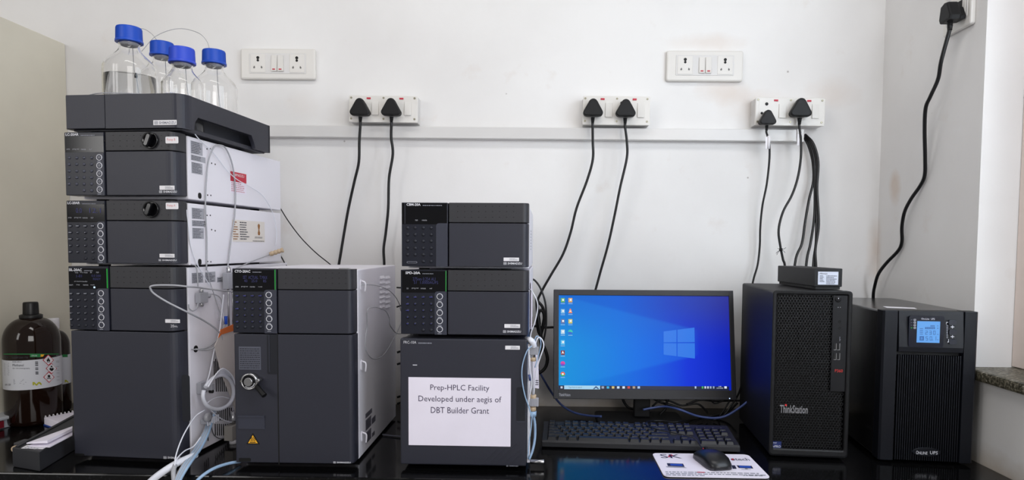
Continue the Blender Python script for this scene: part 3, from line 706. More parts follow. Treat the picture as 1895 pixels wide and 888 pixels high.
# --- reservoir tray
frT = SA.up(gS[3]+g2[3]+g1[3]); tt = thing('bottle_tray', 'dark grey reservoir tray on top of the left stack holding four glass bottles', 'tray', frT)
uL, wT = frT.ab(117, 176, FV); uR, _ = frT.ab(349, 176, ('f', .02)); _, wB = frT.ab(200, 237.5, FV); uM, _ = frT.ab(194, 200, FV)
DT = .36; wl = .010
r = .024
def tray_plan(a0, a1, v1, rr): return [(a0, v1), (a0, rr*.4), (a0+rr*.2, 0+rr*.08), (a0+rr*.5, 0)]+[(a1-rr+rr*math.sin(q), rr*1.2*(1-math.cos(q))) for q in [PI/2*i/8 for i in range(9)]]+[(a1, v1)]
# front walls (two pieces), left wall, right wall with the grip cut-out, rear wall, floor
obj('front_wall', B(prism, [(uL, .05), (uL, .006), (uL+.006, 0), (uM-.0008, 0), (uM-.0008, .012), (uL+.012, .012), (uL+.012, .05)], wB, wT, 'z', .001), M_dark, tt)
arc = lambda a1, rr, off: [(a1-rr+(rr-off)*math.sin(q), off+(rr-off)*1.15*(1-math.cos(q))) for q in [PI/2*i/8 for i in range(9)]]
o_ = arc(uR, r, 0); i_ = arc(uR, r, wl)[::-1]
obj('front_wall', B(prism, [(uM+.0008, wl), (uM+.0008, 0)]+o_+i_, wB, wT, 'z', .0), M_dark, tt)
v0 = r*1.15
prof = [(v0, wB), (v0, wT), (DT, wT), (DT, wB), (DT-.035, wB), (DT-.045, wB+.030), (DT-.06, wB+.036), (v0+.065, wB+.041), (v0+.045, wB+.036), (v0+.038, wB)]
v_c = frT.ab(361, 216, ('s', uR)); v_e = frT.ab(468, 262, ('s', uR)); top_c = v_c[1]
prof = [(v0, wB), (v0, wT), (DT, wT), (DT, wB), (v_e[0]+.012, wB), (v_e[0]+.006, top_c-.016), (v_e[0]-.006, top_c), (v_c[0]+.012, top_c), (v_c[0], top_c-.012), (v_c[0]-.004, wB)]
obj('side_wall', B(prism, prof, uR-wl, uR, 'x', .0008), M_dark, tt)
obj('side_wall', B(box, uL, uL+wl, .05, DT, wB, wT, bev=.0008), M_dark, tt)
obj('rear_wall', B(box, uL, uR, DT-.008, DT, wB, wT, bev=.0008), M_dark, tt)
fz = .006
obj('tray_floor', B(box, uL+.011, uR-.011, .013, DT-.009, fz, fz+.008), M_dark, tt)
obj('inner_wall', B(box, uR-.045, uR-.040, v_c[0]-.03, DT-.009, fz+.008, wT-.004), mat('deep grip recess', (40, 42, 50), .6), tt)
for a in (uL+.03, uL+.12, uR-.06):
    for v in (.05, DT-.04): obj('foot', B(lathe, [(.009, 0), (.009, fz+.001)], (a, v, 0), 14), M_foot, tt)
s_ = plate('brand_label', tt, frT, (284, 222.5, 327, 231.5), FV, .0007, M_sticker, label='white label'); logo(s_, frT, (286, 224.3, 325.5, 229.8), M_greyink, ('f', -.0004), 'brand_text')
# --- column oven (tower between stacks)
t, frC, gC = module('column_oven', 'tall dark grey column oven with a white side and a chrome-rimmed valve knob', 'lab instrument', SC, 0.0, dict(
    xl=429.5, xr=664.5, xs=512, yt=497.5, yb=857, ys=536, ylow=617, depth=.40, r=.010, disp=(431, 499, 507, 539),
    title=('CTO-20AC', 434.5, 463.5, 499.3, 504.3), title2=484, words=[('oven', 439, 530.5), ('prog.run', 453, 530.5), ('remote', 467.5, 530.5), ('ready', 482, 530.5)],
    readout=[('SET  ACTUAL  T.MAX', 450, 510, 495, 516), ('40    25.0      85', 452, 517, 493, 522)],
    tab=(489, 536, 512, 616.5), grid=([439.5, 453.5, 467.5, 482], [547, 558.5, 571, 583, 595, 605]), full=True, kleg=2,
    rings=[(498, 545.5), (498.3, 560.5), (498.5, 575), (498.8, 590), (499, 604.5)], led=(509, 499, 536), dx=R_(529, 640, 10), dy=[505, 514.5, 524.5], logo=(617, 853.5, 649, 857)))
u = gC[1]-.0005
zc0, _b = frC.ab(513.5, 617, FV); _, zlo = frC.ab(513.5, 617, FV)
plate('door_seam', t, frC, (512.2, 617, 514.2, 859), FV, .0004, M_black)
# flat plate beside the lower control door, channel shade put into its colour
plate('channel_recess', t, frC, (494, 619, 513, 692), FV, .0006, mat('shadowed grip plastic', (24, 26, 34), .45), r=.003)
plate('channel_rib', t, frC, (497, 619, 499, 688), FV, .0012, M_dark)
s_ = plate('caution_label', t, frC, (442, 641, 482.5, 683.5), FV, .0006, mat('dark grey label', (84, 86, 98), .5), label='grey caution label with fine print')
fine_print(s_, frC, (444, 643, 481, 682), FV, 10, MATS['dark grey textured plastic'], 12, .0009, 1)
p_ = plate('pocket', t, frC, (441, 769, 490, 793), FV, .0012, M_tab, r=.001); plate('pocket_lip', p_, frC, (441, 768, 490, 771.5), FV, .003, M_tab)
plate('door_slot', t, frC, (442, 847, 464, 853.5), FV, .0008, M_black, r=.003)
a0, b0 = frC.ab(456, 821.5, FV); a1, b1 = frC.ab(480.5, 801, FV); am = (a0+a1)/2
tri = obj('warning_sign', B(prism, [(a0, b0), (a1, b0), (am, b1)], -.0006, 0, 'y'), M_black, t, 'yellow and black hot surface triangle')
k = .0022
quads('yellow_field', tri, [[(a0+k*1.7, b0+k), (a1-k*1.7, b0+k), (am, b1-k*2)]], FV, M_yellow, .0009)
L = []
for i in range(3):
    for j in range(4): x = am-.004+i*.0035+(.0008 if j % 2 else -.0004); L.append((x, b0+.0065+j*.0022, x+.0016, b0+.0085+j*.0022))
L.append((am-.006, b0+.0035, am+.006, b0+.0050)); quads('heat_waves', tri, L, FV, M_black, .0012)
# valve knob with black lever
a, b = frC.ab(465.5, 704, FV)
kb = obj('valve_knob', B(lathe, [(.0175, 0), (.0178, -.010), (.0165, -.013), (.0140, -.0135), (.0138, -.011)], (a, 0, b), 40, 'y'), M_steel, t, 'chrome ring valve knob')
obj('knob_face', B(lathe, [(.0140, -.010), (.0140, -.0128)], (a, 0, b), 36, 'y'), M_gloss, kb)
obj('knob_cap', B(lathe, [(.0088, -.012), (.0088, -.0165), (.0080, -.0172)], (a, 0, b), 32, 'y'), M_steel, kb)
bm = bmesh.new(); tube(bm, [(a+.010, -.006, b-.006), (a+.024, -.016, b-.016), (a+.036, -.022, b-.026)], lambda q: .0045+.001*q, 12); obj('lever', bm, M_plug, kb)
obj('lever_pivot', B(lathe, [(.004, 0), (.004, -.016), (.003, -.017)], (a+.0195, 0, b+.003), 16, 'y'), M_steel, kb)
quads('knob_print', kb, [[(a+.011*math.cos(q), b+.011*math.sin(q)), (a+.0128*math.cos(q), b+.0128*math.sin(q)), (a+.0128*math.cos(q+.12), b+.0128*math.sin(q+.12)), (a+.011*math.cos(q+.12), b+.011*math.sin(q+.12))] for q in [-2.2+.17*i for i in range(12)]], ('f', -.0125), M_ink, .0008)
obj('brass_pin', B(box, a-.023, a-.018, -.002, 0, b-.003, b+.0), M_brass, t)
# white side: louvres, hooks, labels
for j in range(7):
    for i in range(2):
        a, b = frC.ab(706.5+i*10, 513+j*8.9, ('s', u))
        o = link('louvre', shared('louvre', louvre), M_white, t); o.location = (u, a, b)
for (x, y) in ((667, 527.5), (668, 676), (669, 808)):
    a, b = frC.ab(x, y, ('s', u))
    h_ = obj('tube_hook', B(lambda q: prism(q, rrect(a-.004, b-.011, a+.008, b+.012, .0058), u, u+.0018, 'x', .0005)), M_white, t, 'white wire hook')
    bm = bmesh.new(); tube(bm, [(u+.002, a+.002, b+.009), (u+.010, a+.002, b+.004), (u+.009, a+.003, b-.014)], .0018, 8); obj('hook_finger', bm, M_white, h_)
for i, (x0, y0, y1, x1) in enumerate([(676, 766, 774.5, 688), (676.3, 778, 797.5, 686.5), (687.5, 774.5, 785.5, 694.5), (676.5, 801.5, 821.5, 686.5), (688, 802, 809, 693)]):
    side_sticker(t, frC, (x0, y0, x1, y1), u, mat('grey side label', (110, 108, 120), .5), 6 if i in (1, 3) else 3, 50+i)
obj('lid_latch', B(box, u-.030, u-.008, .010, .020, gC[3]+.001, gC[3]+.004, bev=.001), M_steel, t)
# --- stack B
zl = 0.0
t, frF, gF = None, SB, None
def fraction_collector():
    fr = SB; t = thing('fraction_collector', 'dark grey fraction collector at the bottom of the middle stack, behind the paper notice', 'lab instrument', fr); pl = FV
    uL, wB = fr.ab(741, 859, pl); uR, _ = fr.ab(974, 860, ('f', .015)); _, wT = fr.ab(855, 627, pl); D = .40
    obj('chassis', B(box, uL+.003, uR-.001, .024, D, wB, wT-.001, bev=.003), M_dark, t)
    obj('front_door', B(box, uL, uR, 0, .022, wB, wT, bev=.003), M_dark, t)
    for a in (uL+.03, uR-.03):
        for v in (.06, D-.05): o = link('foot', shared('footF', lambda q: lathe(q, [(.011, 0), (.012, max(.004, wB+.001))], (0, 0, 0), 16)), M_foot, t); o.location = (a, v, 0)
    text('model_name', t, 'FRC-10A', fr, (747, 630.5, 770.5, 635.5), pl, M_ink, .0006); fine_print(t, fr, (774, 633, 799, 636.5), pl, 1, M_greyink, 3, .0006, 1, 'model_subtitle', .6)
    asset_sticker(t, fr, (935, 639.5, 962, 646.5)); logo(t, fr, (937, 860.5, 959, 863), M_greyink)
    quads('door_mark', t, [rect(fr, 764, 674.5, 772, 675.8, pl)], pl, M_ink)
    plate('door_grip', t, fr, (956, 716, 972, 781), pl, .0006, mat('shadowed grip plastic', (24, 26, 34), .45), r=.004); plate('grip_lip', t, fr, (956, 779, 972, 781), pl, .0012, M_tab)  # grip is a flat plate, its recess shade put into the colour
    for i in range(6):
        p = [fr.ab(*q, pl) for q in ((893+i*13, 858-i*.3), (896.5+i*13, 858-i*.3), (965 if i < 1 else 967, 806+i*10.5 if i else 808), (965 if i < 1 else 967, 803+i*10.5 if i else 805))]
        p[2] = fr.ab(min(967, 933+i*12), 822+i*0 if i < 3 else 822+(i-2)*9, pl); p[3] = fr.ab(min(967, 933+i*12)-3, 822+i*0 if i < 3 else 822+(i-2)*9, pl)
        obj('diagonal_rib', B(prism, p, -.0007, .001, 'y'), M_dark, t)
    # clear tape and pen hooks etc.
    return t, fr, (uL, uR, wB, wT-.001, D)
t, frF, gF = fraction_collector()
sh = Fr(frF.M @ Vector((0, 0, 0)), -.0088)
ps = thing('paper_notice', 'white paper notice taped to the fraction collector, three lines of large print', 'notice', sh)
plate('sheet', ps, frF, (756, 697.5, 945.5, 823), FV, .0009, M_paper, back=-.0004)
for s, x0, y0, x1, y1 in (('Prep-HPLC Facility', 796.5, 711, 905.5, 724.5), ('Developed under aegis of', 774.5, 731.5, 928, 745.5), ('DBT Builder Grant', 797.5, 752.5, 905, 763.8)):
    text('lettering', ps, s, frF, (x0, y0, x1, y1), FV, mat('dark violet toner', (66, 56, 84), .6), .0011)
t, frD, gD = module('uv_detector', 'dark grey detector with blue digits, middle of the centre stack', 'lab instrument', SB, gF[3], dict(
    xl=741.5, xr=979, xs=827.5, yt=500, yb=619.5, ys=538.5, depth=.42, r=.012, disp=(744, 501, 824, 541),
    title=('SPD-20A', 750.5, 778, 502.3, 507), title2=802, words=[('D2', 754.5, 533.5), ('prog.run', 768.5, 533.5), ('remote', 783.5, 533.5), ('ref', 797.5, 533.5)],
    readout=[('275nm 0.254 AU', 764, 513, 806, 519), ('S1  1.0000AUFS', 766, 519.5, 811, 525)], tab=(804.5, 539, 827, 619),
    grid=([754.5, 768.5, 783.5, 798], [549.5, 562, 574, 586.5, 598.5, 610.5]), kleg=2, rings=[(814, 548.5), (814, 563.5), (814, 578.5), (814, 593.5), (814, 609)],
    led=(825.3, 501, 539), dx=R_(845.5, 949, 9), dy=[508, 518.5, 528.8], stick=(933.5, 599.5, 962.5, 606.5), logo=(931, 611, 964, 615.5)))
t3, frM, gM = module('bus_module', 'dark grey communications module with blank display, topmost in the centre stack', 'lab instrument', SB, gF[3]+gD[3], dict(
    xl=743, xr=979, xs=829.5, yt=375, yb=494, ys=412, depth=.42, r=.012, disp=(744, 375.8, 827, 414.5),
    title=('CBM-20A', 752.5, 778.5, 376, 380.8), title2=818, words=[('run', 771, 407.5), ('remote', 785.5, 407.5)], tab=(807, 413, 828.5, 493.5),
    grid=([754.5, 768.5, 783.5, 798], [421.5, 434, 446, 459, 471, 483.5]), dx=R_(847, 950.5, 9), dy=[381.5, 391.5, 402], stick=(932, 476.5, 960.5, 483), logo=(932, 485, 966, 489.5)))
plate('power_slot', t3, frM, (753, 483.5, 772, 487), FV, .0012, M_greyink, r=.002); plate('slot_inner', t3, frM, (753.8, 484.1, 771.2, 486.4), FV, .0014, M_navy, r=.0015)
plate('edge_trim', t3, frM, (749, 376, 750, 414), FV, .0012, M_tab)
for i in range(7):
    a, b = frM.ab(0, 0, FV); o = link('vent_slot', shared('vslot', lambda q: box(q, -.0006, .0006, -.02, .02, -.0016, .0016)), M_label, t3); o.location = (gM[1]-.0005, .20, .045+i*.007)

# --- leaned papers and tubes on the right of the centre stack
u = gF[1]
cord_s = SB
t = thing('tube_holder_rail', 'narrow white rail with clipped papers on the right side of the fraction collector', 'rail', Fr(SB.M @ Vector((u+.001, .02, 0)), -.0088))
obj('rail', B(box, 0, .006, -.004, .030, .012, .262, bev=.001), M_white, t)
def q3(a): return (Fr(None, M=SB.M @ Matrix.Translation((u+.001, .02, 0))).I @ a)
bm = bmesh.new(); lathe(bm, [(.0045, 0), (.0045, .028), (.004, .029)], (.007, .004, .012), 14, 'x'); obj('release_pin', bm, M_steel, t)
for (y0, y1, x, col) in ((632, 668, 986, 0), (730, 760, 986, 1)):
    pp = Fr(None, M=Matrix.Translation(P(x, (y0+y1)/2, Y=1.345)))
    c = 'upper' if col == 0 else 'lower'
    g = thing('guard_column', 'beige and steel fitting clipped to the rail, the %s of two' % c, 'fitting', pp)
    H = (y1-y0)/905
    obj('end_nut', B(lathe, [(.0062, H/2-.008), (.0070, H/2-.006), (.0070, H/2), (.004, H/2+.001)], (0, 0, 0), 16), M_beige, g)
    obj('end_nut', B(lathe, [(.004, -H/2-.001), (.0070, -H/2), (.0070, -H/2+.006), (.0062, -H/2+.008)], (0, 0, 0), 16), M_beige, g)
    obj('barrel', B(lathe, [(.0056, -H/2+.007), (.0056, H/2-.007)], (0, 0, 0), 16), M_beige if col else M_steel, g)
    bm = bmesh.new(); box(bm, -.009, .012, -.008, .006, -.006, .010, bev=.001)
    for i in range(5): box(bm, -.007+i*.004, -.0055+i*.004, -.009, -.008, -.006, .010)
    obj('clip', bm, M_label, g)
    if col: obj('luer_cap', B(lathe, [(.0075, -H/2-.012), (.0078, -H/2-.001)], (0, 0, 0), 16), M_bluetube, g)
def wt(name, label, cat, pts, r, m, Y=1.34, group=None, n=8):
    return cable(name, label, cat, [P(p[0], p[1], Y=(p[2] if len(p) > 2 else Y)) for p in pts], r, m, group, n)
wt('drain_tube', 'thick white tube elbowing down beside the top of the fraction collector', 'tube', [(974, 628, 1.36), (981, 629, 1.335), (986, 634, 1.335), (988, 641, 1.34)], .0062, M_teflon, n=14)
G = 'thin tubes at the right side of the centre stack'
wt('thin_tube', 'thin white tube arcing from the detector side past the black cables', 'tube', [(978, 533, 1.36), (985, 540, 1.34), (993, 555, 1.335), (995, 570), (990, 595), (983, 615), (981, 628)], .0012, M_teflon, group=G)
wt('thin_tube', 'thin white tube bowing left across the front edge of the collector door', 'tube', [(984, 640, 1.315), (975, 650, 1.312), (967, 675, 1.312), (966, 700, 1.312), (971, 730, 1.312), (980, 757, 1.318), (983, 770, 1.318)], .0013, M_bluetube, group=G)
wt('thin_tube', 'thin looped tube rising right above the upper beige fitting', 'tube', [(989, 655), (991, 636), (997, 624), (1004, 630), (1006, 642), (1000, 660), (994, 680), (990, 705), (988, 730)], .0013, M_teflon, group=G)
wt('thin_tube', 'second thin looped tube, inside the larger loop above the upper fitting', 'tube', [(988, 650), (989, 632), (993, 622), (999, 626), (1001, 638), (997, 655), (990, 680)], .0011, M_bluetube, group=G)
wt('thin_tube', 'straight pale tube between the two beige fittings', 'tube', [(984, 650), (985, 680), (986, 710), (986, 732)], .0014, M_greytube, group=G)
wt('thin_tube', 'pale tube close to the rail, crossing behind the straight one', 'tube', [(978, 640, 1.33), (980, 680, 1.33), (984, 710, 1.33), (978, 745, 1.33), (977, 800, 1.33), (977, 840, 1.33)], .0013, M_teflon, group=G)
wt('thin_tube', 'thin slanting tube from the lower fitting to the foot of the rail', 'tube', [(985, 765, 1.33), (983, 790, 1.325), (979, 820, 1.32), (977, 848, 1.32)], .0011, M_bluetube, group=G)
wt('drain_hose', 'pale blue hose curving from the lower fitting down to the worktop', 'tube', [(987, 768, 1.345), (990, 785, 1.345), (990, 810, 1.345), (986, 832, 1.34), (979, 850, 1.335)], .0026, M_bluetube, n=10)
wt('blue_sleeve', 'short deep blue sleeve around a thin tube by the rail', 'sleeve', [(979, 693, 1.326), (981, 704, 1.326)], .0022, M_bluecable)
# label sheet hanging behind
fr = Fr(P(992, 700, Y=1.40)); t = thing('hanging_tag', 'white paper tag hanging behind the tubes beside the fraction collector', 'tag', fr)
a = [fr.I @ P(*q, Y=1.40) for q in ((982, 655), (996, 652), (997.5, 719), (984, 717))]
bm = bmesh.new(); prism(bm, [(p.x, p.z) for p in a], 0, .0006, 'y'); obj('card', bm, M_paper, t)
fine_print(t, fr, (990.5, 702, 996.5, 713), ('f', 0), 3, M_darkink, 3, .0005, 1)
# sheets clipped on the detector side
fr = Fr(SB.M @ Vector((gD[1]+.002, .10, gF[3]+.02)), -.0088+math.radians(2)); t = thing('side_papers', 'white printed papers stuck on the right side of the detector', 'paper', fr)
obj('sheet', B(box, 0, .0012, 0, .25, -.01, .09), M_paper, t); obj('sheet', B(box, .0022, .0034, .03, .28, -.02, .075), M_paper, t)
quads('red_mark', t, [(.20, .055, .23, .073)], ('s', .0034), mat('pale red pen', (222, 150, 150), .6), .0004)

# black cable tangle between stack and monitor
G = 'black cables between the centre stack and the monitor'
wt('black_cable', 'thin black cable arching down from behind the detector', 'cable', [(982, 515, 1.74), (991, 520, 1.74), (1001, 535, 1.74), (1009, 560), (1011, 590), (1009, 615), (1003, 640), (1000, 660)], .0026, M_cable, 1.74, G)
wt('black_cable', 'black cable looping like a narrow ring left of the monitor', 'cable', [(996, 558, 1.78), (1004, 568), (1007, 582), (1005, 600), (999, 618), (995, 605), (995, 588), (1000, 574), (1006, 580), (1006, 600), (1000, 625), (1002, 640)], .0042, M_cable, 1.78, G)
wt('black_cable', 'thick black cable bulging right below the ring, beside the hanging tag', 'cable', [(993, 552, 1.76), (995, 580), (999, 610), (1004, 635), (1010, 650), (1013, 665), (1009, 680), (999, 689), (985, 692)], .0046, M_cable, 1.76, G)
wt('black_cable', 'horizontal black cable stub running behind the left edge of the monitor', 'cable', [(960, 700, 1.80), (966, 640, 1.80), (984, 605.5, 1.80), (1005, 606, 1.80), (1030, 605, 1.80), (1060, 605, 1.80)], .0036, M_cable, 1.8, G)
for i, y in enumerate((532, 566)):
    wt('black_cable', '%s of two short black cable stubs left of the detector' % ('upper' if i == 0 else 'lower'), 'cable', [(734, y+(0 if i == 0 else 2), 1.78), (745, y-1 if i else y+.5, 1.78), (760, y, 1.78), (790, y+40, 1.78), (795+8*i, 755, 1.78)], .0022, M_cable, 1.78, 'short cable stubs left of the centre stack')
for i, y in enumerate((650, 672, 733, 745)):
    wt('black_cable', ['uppermost', 'second', 'third', 'lowest'][i]+' of four short black stubs seen between oven and fraction collector', 'cable', [(735, y+2, 1.78), (742, y, 1.78), (760, y-2, 1.78)], .0030, M_cable, 1.78, 'short cable stubs beside the fraction collector')
wt('black_cable', 'long thin black cable sloping down right from behind the pumps to the oven', 'cable', [(500, 355, 1.80), (518, 384), (535, 411), (558, 441), (585, 468), (611, 489), (640, 515)], .0016, M_cable, 1.82)
wt('black_cable', 'short thin black cable left of the long sloping one, just above the oven', 'cable', [(505, 455, 1.80), (519, 473), (528, 489), (540, 512), (550, 600), (552, 745)], .0019, M_cable, 1.82)
wt('network_cable', 'dusk blue cable sloping down from the tag and behind the monitor to the worktop', 'cable', [(994, 680, 1.80), (1005, 700), (1020, 725, 1.80), (1038, 748, 1.78), (1062, 763, 1.76), (1090, 769, 1.74), (1113, 770.5, 1.72)], .0030, M_bluecable, 1.8)
wt('network_cable', 'blue cable swagging between monitor stand and computer tower', 'cable', [(1190, 758, 1.70), (1205, 755, 1.70), (1230, 752, 1.70), (1258, 758), (1290, 769.5), (1322, 773.5), (1345, 769), (1368, 755), (1385, 742)], .0030, M_bluecable, 1.66)
G = 'black cables behind the monitor foot'
for i, (lab, pts, r) in enumerate([
    ('black cable curving down just left of the monitor neck', [(1150, 730), (1154, 742), (1161, 752), (1172, 757), (1185, 757)], .0035),
    ('black cable sloping right from the monitor neck into the blue swag', [(1205, 735), (1225, 745), (1250, 752), (1280, 764), (1310, 770), (1345, 762), (1365, 745)], .0034),
    ('black cable making a low arch right of the neck', [(1207, 752), (1222, 740), (1240, 742), (1262, 750), (1290, 747), (1305, 758), (1310, 764)], .0028),
    ('black cable hanging with a hook shape right of the neck', [(1236, 738), (1233, 748), (1231, 757), (1223, 765), (1222, 770)], .0034),
    ('black cable nearly level under the right half of the monitor', [(1270, 748), (1295, 740), (1325, 742), (1350, 741), (1372, 741)], .0030),
    ('thin black cable dropping steeply near the tower', [(1352, 738), (1342, 755), (1332, 770), (1330, 780)], .0022),
    ('thin black cable with a kink below the monitor buttons', [(1314, 738), (1322, 746), (1335, 743), (1350, 735)], .0020),
    ('black cable leaning into the gap between monitor and tower', [(1376, 700), (1366, 730), (1352, 752), (1340, 768), (1320, 778)], .0026)]):
    wt('black_cable', lab, 'cable', [(x, y, 1.78-.008*i) for x, y in pts], r, M_cable, 1.78, G)

# ================================================================ computer corner
FM = Fr((.0356, 1.6784, .0679), .0237, .1688)
t = thing('computer_monitor', 'black widescreen monitor showing a blue desktop', 'monitor', FM)
MW, MH = .4755, .2858
bm = bmesh.new(); prism(bm, rrect(0, 0, MW, MH, .004), .0, .030, 'y', bev=.0015); 
sx0, sy0 = FM.ab(1034, 720.5, FV); sx1, sy1 = FM.ab(1349, 547, FV); _, sy0 = FM.ab(1190, 721, FV); _, sy1 = FM.ab(1190, 547, FV)
bm.free(); bm = bmesh.new()
for q in ((0, sx0, 0, MH), (sx1, MW, 0, MH), (sx0-.0005, sx1+.0005, 0, sy0), (sx0-.0005, sx1+.0005, sy1, MH)): box(bm, q[0], q[1], 0, .014, q[2], q[3], bev=.0012)
obj('bezel', bm, M_mon, t); obj('back_shell', B(lambda q: prism(q, rrect(.004, .004, MW-.004, MH-.004, .01), .0145, .036, 'y', bev=.006)), M_mon, t)
def screen_mat():
    m = bpy.data.materials.new('desktop picture with reflection'); m.use_nodes = True; nt = m.node_tree; b = nt.nodes['Principled BSDF']; N = nt.nodes.new; L = nt.links.new
    tc = N('ShaderNodeTexCoord'); sp = N('ShaderNodeSeparateXYZ'); L(tc.outputs['Generated'], sp.inputs[0])
    def ramp(src, cols):
        r = N('ShaderNodeValToRGB'); e = r.color_ramp.elements
        e[0].position, e[0].color = cols[0][0], (*lin(cols[0][1]), 1); e[1].position, e[1].color = cols[-1][0], (*lin(cols[-1][1]), 1)
        for p, c in cols[1:-1]: x = e.new(p); x.color = (*lin(c), 1)
        L(src, r.inputs[0]); return r
    bot = ramp(sp.outputs['X'], [(0, (6, 142, 212)), (.45, (8, 100, 222)), (.75, (6, 50, 215)), (1, (4, 32, 185))])
    top = ramp(sp.outputs['X'], [(0, (8, 104, 205)), (.35, (14, 96, 212)), (.65, (34, 70, 190)), (1, (44, 50, 150))])  # greyish reflection at the upper right is mixed into these picture colours
    sm = N('ShaderNodeMapRange'); sm.interpolation_type = 'SMOOTHSTEP'; sm.inputs[1].default_value = .35; sm.inputs[2].default_value = 1.0; L(sp.outputs['Z'], sm.inputs[0])
    mx = N('ShaderNodeMixRGB'); L(sm.outputs[0], mx.inputs[0]); L(bot.outputs[0], mx.inputs[1]); L(top.outputs[0], mx.inputs[2])
    # light fan spreading left from the window emblem
    dx = N('ShaderNodeMath'); dx.operation = 'SUBTRACT'; dx.inputs[0].default_value = .80; L(sp.outputs['X'], dx.inputs[1])
    w_ = N('ShaderNodeMath'); w_.operation = 'MULTIPLY_ADD'; w_.inputs[1].default_value = .45; w_.inputs[2].default_value = .15; L(dx.outputs[0], w_.inputs[0])
    dy = N('ShaderNodeMath'); dy.operation = 'SUBTRACT'; dy.inputs[1].default_value = .50; L(sp.outputs['Z'], dy.inputs[0])
    ab = N('ShaderNodeMath'); ab.operation = 'ABSOLUTE'; L(dy.outputs[0], ab.inputs[0])
    df = N('ShaderNodeMath'); df.operation = 'SUBTRACT'; L(w_.outputs[0], df.inputs[0]); L(ab.outputs[0], df.inputs[1])
    mr = N('ShaderNodeMapRange'); mr.interpolation_type = 'SMOOTHSTEP'; mr.inputs[1].default_value = -.01; mr.inputs[2].default_value = .03; mr.inputs[3].default_value = 0; mr.inputs[4].default_value = .16; L(df.outputs[0], mr.inputs[0])
    gx = N('ShaderNodeMapRange'); gx.inputs[1].default_value = .82; gx.inputs[2].default_value = .76; L(sp.outputs['X'], gx.inputs[0])
    ml = N('ShaderNodeMath'); ml.operation = 'MULTIPLY'; L(mr.outputs[0], ml.inputs[0]); L(gx.outputs[0], ml.inputs[1])
    mx2 = N('ShaderNodeMixRGB'); mx2.inputs[2].default_value = (*lin((40, 160, 245)), 1); L(ml.outputs[0], mx2.inputs[0]); L(mx.outputs[0], mx2.inputs[1])
    b.inputs['Base Color'].default_value = (.005, .005, .005, 1); b.inputs['Roughness'].default_value = .5; b.inputs['Specular IOR Level'].default_value = .12
    L(mx2.outputs[0], b.inputs['Emission Color']); b.inputs['Emission Strength'].default_value = 1.0
    return m
scr = obj('screen', B(box, sx0, sx1, .004, .012, sy0, sy1), screen_mat(), t)
PV = ('f', .004)
def emi(name, rgb): return mat(name, rgb, .5, emit=1.0)
em = lambda n, c, L_, e=.0004, nm='desktop_icon': quads(nm, scr, L_, PV, emi(n, c), e)
pq = lambda x0, y0, x1, y1: rect(FM, x0, y0, x1, y1, PV)
def lq(pts): return [FM.ab(x, y, PV) for x, y in pts]
for q in ([(1228, 613.3), (1251.8, 610.2), (1251.8, 633), (1228, 633.2)], [(1253.6, 610), (1285, 606), (1285.5, 633), (1253.6, 633)], [(1228, 635), (1251.8, 635), (1252, 659), (1228, 656)], [(1253.6, 635), (1285.6, 634.8), (1286, 663.3), (1253.6, 659.2)]):
    em('lit window emblem', (14, 112, 225), [lq(q)], nm='window_emblem_pane')
em('desktop taskbar', (8, 22, 58), [pq(1034, 713, 1349, 720.6)], .0003, 'taskbar')
em('search field', (160, 205, 232), [pq(1044, 713, 1110.5, 720.3)], .0006, 'search_field')
text('search_text', scr, 'Type here to search', FM, (1052, 715, 1077, 718.5), PV, emi('search grey text', (70, 90, 110)), .0009)
em('search emblem', (40, 70, 120), [lq([(1097, 719.8), (1103, 714), (1109, 719.8), (1106, 719.8), (1103, 717), (1100, 719.8)])], .0009, 'search_emblem')
em('start emblem', (225, 235, 250), [pq(1037.5, 714.8, 1039, 716.4), pq(1039.4, 714.8, 1041, 716.4), pq(1037.5, 716.8, 1039, 718.4), pq(1039.4, 716.8, 1041, 718.4)], .0006, 'start_emblem')
for i, (x, c) in enumerate([(1115.5, (150, 160, 180)), (1125, (40, 170, 220)), (1134.5, (210, 190, 120)), (1144, (190, 215, 240)), (1154, (210, 225, 245)), (1163.5, (200, 60, 60)), (1173, (170, 150, 130)), (1182, (160, 190, 230)), (1287, (170, 190, 220)), (1300, (70, 170, 90)), (1305, (200, 210, 225)), (1310, (190, 200, 220)), (1315, (150, 170, 200)), (1320.5, (140, 160, 190)), (1342.5, (215, 225, 240))]):
    wdt = 2.3 if x < 1200 or x > 1340 else 1.5
    em('taskbar icon %d' % i, c, [pq(x-wdt, 714.6, x+wdt, 718.8)], .0006, 'taskbar_icon')
text('clock_text', scr, '12:08', FM, (1329.5, 714, 1334.5, 716), PV, emi('white glow text', (215, 225, 240)), .0006); text('clock_text', scr, '24-09-2024', FM, (1326, 717, 1338, 719), PV, emi('white glow text', (0, 0, 0)), .0006)
icons = [(1041.5, 555.5, (90, 170, 90)), (1055.5, 555.5, (214, 160, 80)), (1041.5, 576, (120, 180, 220)), (1055.5, 575.5, (235, 130, 70)), (1041.5, 594.5, (90, 110, 160)), (1055.5, 594.5, (200, 190, 90)), (1041.5, 614, (170, 205, 225)), (1055.5, 614, (40, 190, 170)), (1041.5, 633.5, (100, 190, 230)), (1041.5, 652.5, (120, 20, 30)), (1041.5, 672.5, (210, 60, 150)), (1041.5, 692, (230, 90, 60))]
